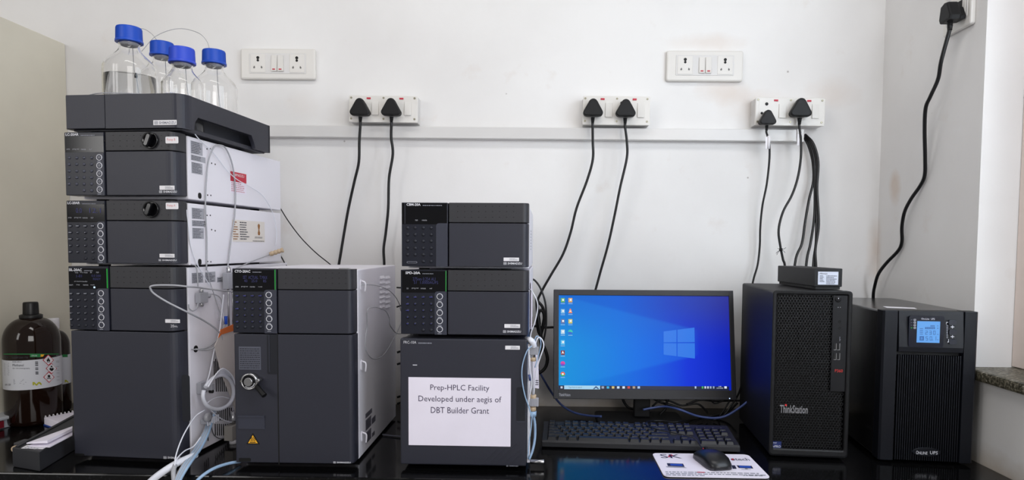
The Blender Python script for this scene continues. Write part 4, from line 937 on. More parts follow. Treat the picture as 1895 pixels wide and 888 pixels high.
for i, (x, y, c) in enumerate(icons):
    n = 14; s = 4.3
    if i in (7, 10, 11):
        o = em('desktop icon %d' % i, c, [lq([(x+s*math.cos(2*PI*k/n), y+s*math.sin(2*PI*k/n)) for k in range(n)])])
        c2 = {7: (30, 90, 200), 10: (120, 60, 190), 11: (60, 170, 80)}[i]
        em('icon accent %d' % i, c2, [lq([(x, y)]+[(x+s*math.cos(PI*.1+PI*.9*k/6), y+s*math.sin(PI*.1+PI*.9*k/6)) for k in range(7)])], .0006, 'icon_accent')
        if i == 11: em('icon core', (235, 240, 250), [lq([(x+1.9*math.cos(2*PI*k/n), y+1.9*math.sin(2*PI*k/n)) for k in range(n)])], .0008, 'icon_accent')
    elif i == 3:
        em('desktop icon 3', c, [lq([(x-3.6, y+3.8), (x+3.6, y+3.8), (x+1, y-4.2), (x-1, y-4.2)])]); em('icon band', (240, 240, 240), [lq([(x-2, y+1), (x+2, y+1), (x+1.5, y-.8), (x-1.5, y-.8)])], .0006, 'icon_accent')
    else:
        em('desktop icon %d' % i, c, [pq(x-3.6, y-4.2, x+3.6, y+4)]); em('icon accent %d' % i, (235, 235, 240), [pq(x-1.2, y-2.5, x+2.2, y+1.2)] if i != 9 else [lq([(x-2.4, y+2.6), (x-.6, y-3), (x+.4, y-3), (x+2.6, y+2.4), (x, y+.6)])], .0006, 'icon_accent')
    em('icon caption', (150, 190, 225), [pq(x-4, y+5.8, x+4, y+6.8)], .0005, 'icon_caption')
text('brand_text', t, 'ThinkVision', FM, (1034, 727.5, 1055.5, 733), FV, M_label, .0006, bold=.02)
em2 = quads('power_light', t, [rect(FM, 1349.2, 736.3, 1351, 738, FV)], FV, M_blueled, .0006)
for i in range(5): plate('menu_button', t, FM, (1268+i*16, 736, 1282+i*16, 737), FV, .0005, M_tab)
# neck and foot
nk = FM.I
def wbox(bm, x0, x1, y0, y1, z0, z1, bev=0.): box(bm, x0, x1, y0, y1, z0, z1, bev)
xa, xb = P(1173, 755, Y=1.735).x, P(1203, 755, Y=1.735).x
pn = obj('neck', B(box, xa, xb, 1.732, 1.752, .008, .25, bev=.003), M_case, t); pn.matrix_local = FM.I
pn = obj('tilt_hinge', B(box, xa+.004, xb-.004, 1.715, 1.740, .17, .22, bev=.003), M_case, t); pn.matrix_local = FM.I
bpts = [P(1112, 762, Z=.008), P(1254, 762, Z=.008), P(1262, 781, Z=.008), P(1118, 778, Z=.008)]
x0, x1 = P(1105, 775, Z=.008).x, P(1263, 775, Z=.008).x
pn = obj('foot_plate', B(lambda q: prism(q, rrect(x0, 1.625, x1, 1.80, .012), .0, .008, 'z', bev=.002)), M_case, t); pn.matrix_local = FM.I

# --- keyboard
k00 = P(1002, 826, Z=.004); k10 = P(1370, 836, Z=.004)
yawk = math.atan2(k10.y-k00.y, k10.x-k00.x); FK = Fr(k00, yawk); KW = (k10-k00).length
k01 = FK.I @ P(1010, 780, Z=.028); KD = k01.y
t = thing('keyboard', 'black full-size computer keyboard in front of the monitor', 'keyboard', FK)
prof = [(0, 0), (0, .010), (.004, .014), (.028, .0165), (KD-.006, .0265), (KD, .024), (KD, .002)]
def kbm(bm):
    n = len(prof); S = [(0.004, .3), (0, 1), (KW, 1), (KW-.004, .3)]
    prism(bm, prof, 0, KW, 'x', bev=.002)
obj('case', B(kbm), M_kb, t)
kz = lambda v: .0165+(v-.028)*(.010/(KD-.034))
U_ = .0187*(KW/.445)
rows = []
r0 = [(0, 1)]+[(2+i, 1) for i in range(4)]+[(6.5+i, 1) for i in range(4)]+[(11+i, 1) for i in range(4)]+[(15.25+i, 1) for i in range(3)]
r1 = [(i, 1) for i in range(13)]+[(13, 2)]+[(15.25+i, 1) for i in range(3)]+[(18.5+i, 1) for i in range(4)]
r2 = [(0, 1.5)]+[(1.5+i, 1) for i in range(12)]+[(13.5, 1.5)]+[(15.25+i, 1) for i in range(3)]+[(18.5+i, 1) for i in range(4)]
r3 = [(0, 1.75)]+[(1.75+i, 1) for i in range(11)]+[(12.75, 2.25)]+[(18.5+i, 1) for i in range(3)]
r4 = [(0, 2.25)]+[(2.25+i, 1) for i in range(10)]+[(12.25, 2.75)]+[(16.25, 1)]+[(18.5+i, 1) for i in range(3)]+[(21.5, 1)]
r5 = [(0, 1.25), (1.25, 1.25), (2.5, 1.25), (3.75, 6.25), (10, 1.25), (11.25, 1.25), (12.5, 1.25), (13.75, 1.25)]+[(15.25+i, 1) for i in range(3)]+[(18.5, 2), (20.5, 1), (21.5, 1)]
M_leg = mat('key legend ink', (105, 105, 110), .5)
def keycap(w):
    def f(b):
        hx, hy = w*U_/2-.0009, U_/2*.93-.0006; tx, ty = hx-.0022, hy-.0028
        lo = [b.verts.new(v) for v in ((-hx, -hy, 0), (hx, -hy, 0), (hx, hy, 0), (-hx, hy, 0))]
        hi = [b.verts.new(v) for v in ((-tx, -ty+.0008, .0072), (tx, -ty+.0008, .0072), (tx, ty+.0008, .0078), (-tx, ty+.0008, .0078))]
        fs = [b.faces.new(lo), b.faces.new(hi)]+[b.faces.new((lo[i], lo[(i+1) % 4], hi[(i+1) % 4], hi[i])) for i in range(4)]
        bmesh.ops.recalc_face_normals(b, faces=fs); es = list({e for f_ in fs for e in f_.edges}); bmesh.ops.bevel(b, geom=es, offset=.0006, segments=1, affect='EDGES')
    return f
vrow = [KD-.022, KD-.022-U_*1.12, KD-.022-U_*2.07, KD-.022-U_*3.02, KD-.022-U_*3.97, KD-.022-U_*4.92]
x_off = .012; sc_ = (KW-.024)/(22.5*U_)
rk = random.Random(3); legs = []
slope = math.atan2(.010, KD-.034)
for v, row in zip(vrow, (r0, r1, r2, r3, r4, r5)):
    for (x, wd) in row:
        kx = x_off+(x+wd/2)*U_*sc_; z = kz(v)-.0005
        k = link('key', shared('keycap%.2f' % wd, keycap(wd)), M_key, t); k.location = (kx, v, z); k.rotation_euler = (slope, 0, 0)
        if wd < 3:
            n = rk.uniform(.0010, .0028); zz = z+.0081+.0002; a = kx-.0045
            legs.append([(a, v+.001, zz), (a+n*1.4, v+.001, zz), (a+n*1.4, v+.0042, zz+.0002), (a, v+.0042, zz+.0002)])
vv = [p for q in legs for p in q]; me = bpy.data.meshes.new('key_legend'); me.from_pydata(vv, [], [tuple(range(i*4, i*4+4)) for i in range(len(legs))]); link('key_legend', me, M_leg, t)
# --- mouse pad and mouse
c = [P(*q, Z=.003) for q in [(1211.5, 837), (1391.7, 841.8), (1419.6, 884), (1223, 880.7)]]
yp = math.atan2(c[2].y-c[3].y, c[2].x-c[3].x); FP_ = Fr(Vector((c[3].x, c[3].y, 0)), yp); loc = [FP_.I @ q for q in c]
PWd = (loc[1].x+loc[2].x-loc[0].x)/2; PDp = (loc[0].y+loc[1].y)/2
t = thing('mouse_pad', 'white printed mouse pad with rounded corners under the black mouse', 'mouse pad', FP_)
x_l = loc[0].x/2
bm = bmesh.new(); prism(bm, rrect(x_l, 0, x_l+PWd, PDp, .012), 0.0003, .0012, 'z'); obj('rubber_base', bm, M_foot, t)
bm = bmesh.new(); prism(bm, rrect(x_l, 0, x_l+PWd, PDp, .012), .0012, .003, 'z'); sf = obj('printed_surface', bm, M_paper, t)
TV = ('t', .003)
M_n = mat('navy print', (34, 36, 60), .5); M_pb = mat('blue picture print', (40, 80, 180), .5)
def trect(x0, y0, x1, y1):
    a = FP_.ab(x0, y0, TV); b = FP_.ab(x1, y1, TV); return a, b
def ttext(s, px, m):
    V, Fa = text_mesh(s); x0 = min(v.x for v in V); x1 = max(v.x for v in V); y0 = min(v.y for v in V); y1 = max(v.y for v in V)
    a = FP_.ab(px[0], px[3], TV); b_ = FP_.ab(px[2], px[3], TV); _, bt = FP_.ab(px[0], px[1], TV)
    me = bpy.data.meshes.new('p'); me.from_pydata([(a[0]+(b_[0]-a[0])*(v.x-x0)/(x1-x0), a[1]+(bt-a[1])*(v.y-y0)/(y1-y0), .0034) for v in V], [], Fa); return link('printed_text', me, m, sf)
def tquad(L_, m, nm='printed_picture', e=.0003): return quads(nm, sf, [[FP_.ab(x, y, TV) for x, y in q] for q in L_], TV, m, e)
ttext('SK', (1224, 840.5, 1262, 847.5), M_n); tquad([[(1238, 841), (1242, 840.5), (1246, 843), (1241, 846), (1236, 846)]], M_red)
ttext('otech', (1354, 847, 1388, 852), M_n); tquad([[(1354, 848.5), (1357.5, 848.5), (1358, 851.5), (1354.5, 851.5)]], M_red, e=.0005)
tquad([[(1234, 857), (1264, 858), (1267, 864), (1236, 862.5)]], M_n); tquad([[(1240, 858.3), (1262, 859), (1264, 862.5), (1241, 861.5)]], M_pb, e=.0005); tquad([[(1232, 863), (1266, 864.5), (1272, 866), (1234, 864.6)]], M_greyink)
tquad([[(1354, 861), (1360, 861), (1363.5, 867.5), (1356, 867.5)]], M_n); tquad([[(1363, 861), (1391, 862), (1394, 867), (1367, 866)]], M_n); tquad([[(1367, 861.8), (1388, 862.5), (1391, 866), (1369.5, 865.3)]], M_pb, e=.0005)
tquad([[(1378, 866.5), (1383, 866.8), (1384, 868.2), (1379, 868)], [(1372, 868.2), (1390, 868.8), (1390, 869.3), (1372, 868.8)]], M_greyink)
L_ = []; rk2 = random.Random(4)
for yy, xa_, xb_ in ((872.3, 1231, 1405), (875.3, 1232, 1409), (878, 1232, 1296), (879, 1375, 1411)):
    x = xa_
    while x < xb_:
        wd = rk2.uniform(3, 11); s_ = (yy-872)*.06; L_.append([(x, yy+(x-xa_)*.018), (x+wd, yy+(x+wd-xa_)*.018), (x+wd+.4, yy+1.4+(x+wd-xa_)*.018), (x+.4, yy+1.4+(x-xa_)*.018)]); x += wd+2.2
tquad(L_, M_greyink, 'fine_print'); tquad([[(1290, 873.2), (1304, 873.5), (1304.6, 875), (1290.5, 874.7)]], M_red, e=.0005)
# mouse: loft of rounded sections
m0 = P(1318, 868, Z=.006); FMo = Fr(None, M=Matrix.Translation((m0.x+.021, m0.y-.004, .0030)) @ Matrix.Rotation(math.radians(12), 4, 'Z') @ Matrix.Scale(.88, 4))
t = thing('computer_mouse', 'black computer mouse resting on the white mouse pad', 'mouse', FMo)
def loft(bm, secs, n=24):
    rings = []
    for (y, cx, hw, z0, z1, e) in secs:
        rg = []
        for j in range(n):
            a = 2*PI*j/n; ca, sa = math.cos(a), math.sin(a); sx = math.copysign(abs(ca)**(2/e), ca); sz = math.copysign(abs(sa)**(2/e), sa)
            z = z0+(z1-z0)*(max(sz, -.35)+.35)/1.35; rg.append(bm.verts.new((cx+hw*sx, y, z)))
        rings.append(rg)
    fs = []
    for A, B_ in zip(rings, rings[1:]):
        for j in range(n): f = bm.faces.new((A[j], A[(j+1) % n], B_[(j+1) % n], B_[j])); f.smooth = True; fs.append(f)
    fs += [bm.faces.new(rings[0]), bm.faces.new(rings[-1])]; bmesh.ops.recalc_face_normals(bm, faces=fs)
HL = .108
secs = [(-.001, 0, .010, .006, .010, 2.2), (.003, 0, .021, .002, .017, 2.4), (.010, 0, .0275, .0, .024, 2.6), (.024, 0, .0305, 0, .031, 2.7), (.044, 0, .0305, 0, .0345, 2.7), (.066, 0, .0290, 0, .033, 2.7), (.086, 0, .0285, 0, .027, 2.8), (.100, 0, .0275, .001, .020, 3), (.108, 0, .024, .003, .014, 3), (.110, 0, .015, .005, .010, 2.6)]
obj('shell', B(loft, secs), mat('black soft mouse plastic', (26, 27, 30), .33), t)
obj('side_band', B(loft, [(y, cx, hw*1.02, z0+.002 if 0 else z0, z0+(z1-z0)*.45, e) for (y, cx, hw, z0, z1, e) in secs[1:-1]]), mat('grey mouse side', (60, 60, 66), .4), t)
obj('scroll_wheel', B(lathe, [(.009, -.003), (.0105, -.002), (.0105, .002), (.009, .003)], (0, .088, .0215), 20, 'x'), M_plug, t)
q = FMo.I @ P(1313.5, 831, Z=.03); obj('red_light', B(lathe, [(.0022, .0), (.002, .0012)], (-.002, .0965, .0242), 10), mat('red led glow', (200, 40, 50), .5, emit=1.), t)
pts = [FMo.I @ P(x, y, Z=z) for x, y, z in ((1304, 836, .016), (1299, 829, .018), (1291, 818, .024), (1285, 811, .031), (1268, 805.5, .034), (1250, 801.5, .035), (1225, 796, .036), (1208, 792, .036), (1199, 788, .036), (1194, 784, .036), (1198, 780.5, .035), (1210, 778.5, .034), (1228, 778.5, .034), (1245, 781, .034), (1262, 779, .034), (1280, 776, .012), (1300, 775, .006))]
bm = bmesh.new(); tube(bm, [Vector((0, .109, .010))]+pts, .0014, 8); obj('cord', bm, M_cable, t)
# --- computer tower
FT = Fr((.5032, 1.4291, 0), -.0838)
t = thing('computer_tower', 'black computer tower with a honeycomb front between monitor and UPS', 'computer', FT)
TW, TH, TD = .170, .371, .3135
u_l, w_t = FT.ab(1431, 537, FV); u_r, _ = FT.ab(1578.5, 537, FV); u_l2, w_b = FT.ab(1423, 845, FV); u_r2, _ = FT.ab(1568.5, 850, FV)
u0, u1 = (u_l+u_l2)/2, (u_r+u_r2)/2; w0, w1 = .006, w_t
M_tow = mat('black tower steel', (20, 20, 23), .5, spec=.3)
obj('case_body', B(box, u0+.002, u1-.002, .018, TD, w0, w1-.001, bev=.004), M_tow, t)
fw = .0085
bm = bmesh.new(); outer = rrect(u0, w0, u1, w1, .007, 5); inner = rrect(u0+fw, w0+.016, u1-fw, w1-.008, .003, 5); n = len(outer)
A = [[bm.verts.new((p[0], y, p[1])) for p in pp] for pp, y in ((outer, .020), (outer, .0012), ([(a+(b-a)*.25, c+(d-c)*.25) for (a, c), (b, d) in zip(outer, inner)], 0), ([(a+(b-a)*.8, c+(d-c)*.8) for (a, c), (b, d) in zip(outer, inner)], .0004), (inner, .002), (inner, .018))]
for X, Y in zip(A, A[1:]):
    for j in range(n): bm.faces.new((X[j], X[(j+1) % n], Y[(j+1) % n], Y[j]))
bmesh.ops.recalc_face_normals(bm, faces=bm.faces[:]); obj('front_frame', bm, M_case, t)
# right control strip
su0, _ = FT.ab(1543, 545, FV); su1, sw0 = FT.ab(1561, 700, FV)
st = obj('control_strip', B(box, su0, u1-fw-.0005, .003, .016, sw0-.03, w1-.0095, bev=.0006), M_tow, t)
# honeycomb grille: real hexagonal holes
hx0, hx1, hz0, hz1 = u0+fw+.0006, u1-fw-.0006, w0+.0165, w1-.009
def hexgrille(bm, x0, x1, z0, z1, s, y0, y1, skip):
    dx = s; dz = s*math.sqrt(3)/2; ro = s/math.sqrt(3); ri = ro*.76; row = 0; z = z0+ro*.9
    while z < z1-ro*.8:
        x = x0+s/2+(dx/2 if row % 2 else 0)
        while x < x1-s*.45:
            if not skip(x, z):
                P6 = [(math.cos(math.radians(30+60*k)), math.sin(math.radians(30+60*k))) for k in range(6)]
                o = [bm.verts.new((x+ro*a, y0, z+ro*b)) for a, b in P6]; i_ = [bm.verts.new((x+ri*a, y0, z+ri*b)) for a, b in P6]; k_ = [bm.verts.new((x+ri*a, y1, z+ri*b)) for a, b in P6]
                for j in range(6):
                    q = (j+1) % 6; bm.faces.new((o[j], o[q], i_[q], i_[j])); bm.faces.new((i_[j], i_[q], k_[q], k_[j]))
            x += dx
        z += dz; row += 1
g = obj('honeycomb_grille', B(hexgrille, hx0, hx1, hz0, hz1, .0063, .0045, .008, lambda x, z: x > su0-.003 and z > sw0-.032), M_case, t); g['kind'] = 'stuff'
# dark interior behind with drive bay plates
obj('grille_backing', B(box, hx0, hx1, .0165, .018, hz0, hz1), M_black, t)
bz, _z = FT.ab(1432, 685, FV)[1], 0
for xa, xb in ((1437, 1446.5), (1447.5, 1481.5), (1482.5, 1506)):
    a = FT.ab(xa, 548, FV)[0]; b = FT.ab(xb, 548, FV)[0]; obj('bay_cover', B(box, a, b, .0085, .010, FT.ab(1445, 665, FV)[1], w1-.012), M_tow, t)
tx = text('brand_text', t, 'ThinkStation', FT, (1443, 748.5, 1495, 763.5), ('f', .0040), mat('silver lettering', (150, 150, 155), .35, metal=.6), .0012, bold=.02)
quads('brand_dot', t, [rect(FT, 1452.5, 747.5, 1455.5, 750.5, ('f', .0040))], ('f', .0040), emi('small red led', (225, 40, 45)), .0016)
text('model_text', t, 'P360', FT, (1545, 683, 1559.5, 688.5), ('f', .003), mat('red model print', (200, 50, 45), .5), .0006)
s_ = plate('processor_badge', t, FT, (1429, 816, 1446, 835), ('f', .0044), .0008, mat('navy badge', (14, 34, 92), .3), label='small navy badge with white letters')
text('badge_text', s_, 'vPRO', FT, (1430.5, 823.3, 1444.5, 827.5), ('f', .0036), M_ink, .0004); text('badge_text', s_, 'intel', FT, (1431, 817.5, 1437, 820), ('f', .0036), M_ink, .0004)
quads('badge_square', s_, [rect(FT, 1441, 831, 1444, 833.5, ('f', .0036))], ('f', .0036), M_ink, .0004)
SV = ('f', .003)
a, b = FT.ab(1551, 553.5, SV); obj('power_button', B(lathe, [(.0062, .003), (.0062, .0018), (.005, .0014)], (a, 0, b), 24, 'y'), M_gloss, st); quads('power_mark', st, [(a-.0006, b+.0005, a+.0006, b+.003)], SV, M_ink, .0020)
for x, y in ((1551, 568.5), (1555, 568.5)): 
    a, b = FT.ab(x, y, SV); quads('indicator', st, [(a-.0006, b-.0006, a+.0006, b+.0006)], SV, M_ink, .0004)
for x, y in ((1554, 595), (1554, 607)):
    a, b = FT.ab(x, y, SV); obj('audio_jack', B(lathe, [(.0026, .0035), (.0028, .0022), (.0016, .0022), (.0015, .0035)], (a, 0, b), 16, 'y'), M_black, st)
a, b = FT.ab(1554, 627, SV); quads('usb_mark', st, [(a-.0004, b-.005, a+.0004, b+.005), (a+.0004, b-.002, a+.002, b-.0012)], SV, M_greyink, .0004)
for x, y in ((1545, 641), (1551.5, 641), (1545, 659), (1551.5, 659)):
    a0, b0, a1, b1 = rect(FT, x-2.2, y-6, x+2.8, y+6.5, SV)
    p = obj('usb_port', B(box, a0, a1, .0022, .0031, b0, b1), M_black, st); quads('port_rim', p, [(a1-.0008, b0, a1, b1), (a0, b0, a1, b0+.0009)], SV, M_steel, .0010)
for a in (u0+.03, u1-.03):
    for v in (.04, TD-.04): obj('foot', B(lathe, [(.010, 0), (.011, w0+.001)], (a, v, 0), 14), M_foot, t)

# --- small black box lying on the tower
c0 = P(1507.5, 532.5, Y=1.452); c1 = P(1557, 533.5, Y=1.447)
yawb = math.atan2(-.005, (c1.x-c0.x))-.03
zb = w1+.0005
c0 = P(1507.5, 532, Z=zb+.002)
cc = EYE+(c0-EYE)*((1.46)/c0.y) if False else c0
FB = Fr(Vector((P(1507.5, 530, Y=1.465).x, 1.465, zb)), math.radians(-1.0), 0)
wB_ = FB.ab(1558.5, 512, FV)[0]; hB = FB.ab(1508, 496.5, FV)[1]
t = thing('small_black_box', 'oblong matt black box lying on top of the computer tower, white label on its end', 'box', FB)
LB = .225; sk = (FB.I @ P(1440, 488, Y=1.465+LB)).x
# the long side runs back and to the left
def skew(bm):
    pts = [(0, 0), (wB_, 0), (wB_+sk, LB), (sk, LB)]
    prism(bm, pts, .006, hB, 'z', bev=.0015)
bm = bmesh.new(); skew(bm); obj('body', bm, M_case, t)
bm = bmesh.new(); prism(bm, [(.003, .003), (wB_-.003, .003), (wB_+sk-.003, LB-.003), (sk+.003, LB-.003)], 0, .0061, 'z'); obj('base_plate', bm, M_black, t)
s_ = plate('rating_label', t, FB, (1514, 502.5, 1551.5, 526.5), FV, .0006, mat('pale blue white label', (205, 210, 224), .5), label='white rating label')
text('label_heading', s_, 'Millennium', FB, (1517, 504.5, 1531, 507.5), FV, M_darkink, .0009)
fine_print(s_, FB, (1517, 509, 1526, 522), FV, 5, M_darkink, 21, .0009, .8); fine_print(s_, FB, (1529, 509, 1549, 526), FV, 6, M_darkink, 22, .0009, .8)

# --- UPS
FU = Fr((.7349, 1.41, 0), -.1054)
t = thing('ups_unit', 'tall black uninterruptible power supply with a blue lcd at the right end of the bench', 'power supply', FU)
ul, wt_ = FU.ab(1635.5, 574, FV); ur, _ = FU.ab(1811, 576, FV); ul2, wb_ = FU.ab(1624.5, 856, FV); ur2, _ = FU.ab(1800.5, 861, FV)
u0, u1, w0, w1 = (ul+ul2)/2, (ur+ur2)/2, .006, wt_
obj('case_body', B(box, u0+.002, u1-.002, .030, .41, w0, w1-.002, bev=.004), M_upsm, t)
for a in (u0+.03, u1-.03):
    for v in (.04, .36): obj('foot', B(lathe, [(.012, 0), (.013, w0+.001)], (a, v, 0), 14), M_foot, t)
d0, d1 = FU.ab(1662, 600, FV)[0], FU.ab(1785, 600, FV)[0]
wp = FU.ab(1720, 651, FV)[1]; wg1 = FU.ab(1720, 657, FV)[1]
obj('front_pillar', B(lambda b: prism(b, [(u0, .032), (u0, .004), (u0+.004, 0), (d0-.001, 0), (d0+.001, .008), (d0+.001, .032)], w0, w1, 'z', .001)), M_ups, t)
obj('front_pillar', B(lambda b: prism(b, [(d1-.001, .032), (d1-.001, .008), (d1+.001, 0), (u1-.004, 0), (u1, .004), (u1, .032)], w0, w1, 'z', .001)), M_ups, t)
hp = obj('display_panel', B(lambda b: prism(b, [(.032, w1-.0005), (.002, w1-.0005), (-.004, wp+.010), (-.003, wp), (.032, wp-.003)], d0+.0012, d1-.0012, 'x', .001)), M_ups, t)
PVU = ('f', -.0042)
win = plate('display_window', hp, FU, (1682.5, 583.5, 1747.5, 641.5), PVU, .0016, mat('gloss navy window', (12, 15, 30), .25), r=.005, back=-.0006 if 0 else .004)
WV = ('f', -.0058)
lcd = plate('lcd_screen', win, FU, (1697.5, 594, 1740, 633.5), WV, .0004, M_lcd, back=.0)
text('heading_text', win, 'On-Line  UPS', FU, (1705, 588, 1730, 591.3), WV, M_ink, .0004)
LV = ('f', -.0062)
SEG = {'0': 'abcdef', '1': 'bc', '2': 'abged', '3': 'abgcd', '5': 'afgcd'}
def digit(ch, x, y, w_, h_):
    t_ = .9; R2 = {'a': (x, y, x+w_, y+t_), 'b': (x+w_-t_, y, x+w_, y+h_/2), 'c': (x+w_-t_, y+h_/2, x+w_, y+h_), 'd': (x, y+h_-t_, x+w_, y+h_), 'e': (x, y+h_/2, x+t_, y+h_), 'f': (x, y, x+t_, y+h_/2), 'g': (x, y+h_/2-t_/2, x+w_, y+h_/2+t_/2)}
    return [rect(FU, *R2[s], LV) for s in SEG[ch]]
L = []
for i, ch in enumerate('230'): L += digit(ch, 1712.2+i*7.3, 611.8, 4.4, 7.3)
for i, ch in enumerate('501'): L += digit(ch, 1713+i*7.5, 622.3, 4.4, 7.3)
L.append(rect(FU, 1725.4, 628.5, 1726.4, 629.7, LV))
quads('lcd_digits', lcd, L, LV, M_lcdink, .0002)
L = []
for i in range(7): x = 1712+i*2.7; L += [rect(FU, x, 605, x+2, 608.8, LV)]
for i in range(3): x = 1722+i*2.7; L += [rect(FU, x, 601.7, x+2, 604.3, LV)]
for i in range(4): L += [rect(FU, 1702, 607.5+i*3.3, 1708, 608.6+i*3.3, LV)]
for i in range(4): L += [rect(FU, 1734, (602.5, 606.5, 618, 628)[i], 1736.5, (603.5, 608, 619, 629)[i], LV)]
a0, b0, a1, b1 = rect(FU, 1701.8, 621.8, 1709.8, 629.8, LV); k = (a1-a0)
L += [(a0, b0, a0+k*.3, b1), (a1-k*.3, b0, a1, b1), (a0, b0, a1, b0+k*.2), (a0, b1-k*.2, a1, b1), (a0+k*.42, b0, a0+k*.58, b1)]
quads('lcd_symbols', lcd, L, LV, M_lcdink, .0002)
for i in range(4):
    y = 591.7+i*4.9; L = [rect(FU, 1691, y-1.6, 1694.8, y-1, WV), rect(FU, 1691, y+1, 1694.8, y+1.6, WV), rect(FU, 1691, y-1.6, 1691.7, y+1.6, WV), rect(FU, 1694.1, y-1.6, 1694.8, y+1.6, WV)]
    quads('status_symbol', win, L, WV, M_ink, .0004); quads('status_light', win, [rect(FU, 1685.3, y-.7, 1688.8, y+.7, WV)], WV, M_green if i == 3 else M_tab, .0004)
for (x, y) in ((1762.5, 596.5), (1763, 614.5), (1763, 632)):
    plate('push_button', hp, FU, (x-7, y-4.8, x+7, y+4.8), PVU, .0022, mat('dark panel button', (22, 25, 38), .4), r=.003, back=.002)
L = [rect(FU, 1750, 595.5, 1753.5, 596.6, PVU), rect(FU, 1750, 595.5, 1750.8, 600, PVU), rect(FU, 1754, 627, 1755, 632.5, PVU), rect(FU, 1752, 632, 1755, 633, PVU)]
quads('bracket_mark', hp, L, PVU, M_ink, .0022)
for y in (604.5, 622.5): quads('arrow_mark', hp, [rect(FU, 1758.5, y-.7, 1765, y+.7, PVU), rect(FU, 1761.2, y-2.8, 1762.4, y+2.8, PVU)], PVU, M_ink, .0022)
fine = [rect(FU, 1750.7, 601+i*3.2, 1753.2, 602.8+i*3.2, PVU) for i in range(8)]; quads('vertical_legend', hp, fine, PVU, M_greyink, .0022)
# slatted lower grille
n = 28; gx0, gx1 = d0+.002, d1-.002
obj('grille_backing', B(box, d0, d1, .016, .030, w0, wg1+.004), M_black, t)
pitch = (gx1-gx0)/n
me_s = shared('upsslat', lambda q: box(q, -pitch*.27, pitch*.27, .0005, .009, w0+.002, wg1-.001, bev=.0004))
for i in range(n):
    o = link('slat', me_s, M_ups, t); o.location = (gx0+pitch*(i+.5), 0, 0)
for i in range(13): 
    z = w0+.012+i*(wg1-w0-.02)/12; obj('cross_bar', B(box, gx0, gx1, .0095, .013, z-.0012, z+.0012), M_upsm, t)
a, b = FU.ab(1714.5, 836.5, ('f', -.001)); 
bm = bmesh.new(); n_ = 40; vs1 = [(a+.029*math.cos(2*PI*j/n_), b+.0098*math.sin(2*PI*j/n_)) for j in range(n_)]; prism(bm, vs1, -.0012, .003, 'y', bev=.0008); bd = obj('name_oval', bm, M_ups, t)
text('name_text', bd, 'O', FU, (1695.3, 833.6, 1699.2, 840.2), ('f', -.0012), M_ink, .0005); text('name_text', bd, 'NLINE', FU, (1699.8, 835, 1716.3, 840.2), ('f', -.0012), M_ink, .0005); text('name_text', bd, 'UPS', FU, (1721, 834.2, 1735.5, 840.2), ('f', -.0012), M_ink, .0005)
tp = [FU.hit(x, y, 2, w1-.002) for x, y in ((1633, 567), (1692, 569.5), (1697, 572), (1642, 570))]
quads('top_sticker', t, [[(p.x, p.y) for p in tp]], ('t', w1-.002), M_sticker, .0005, 'white sticker on the top')

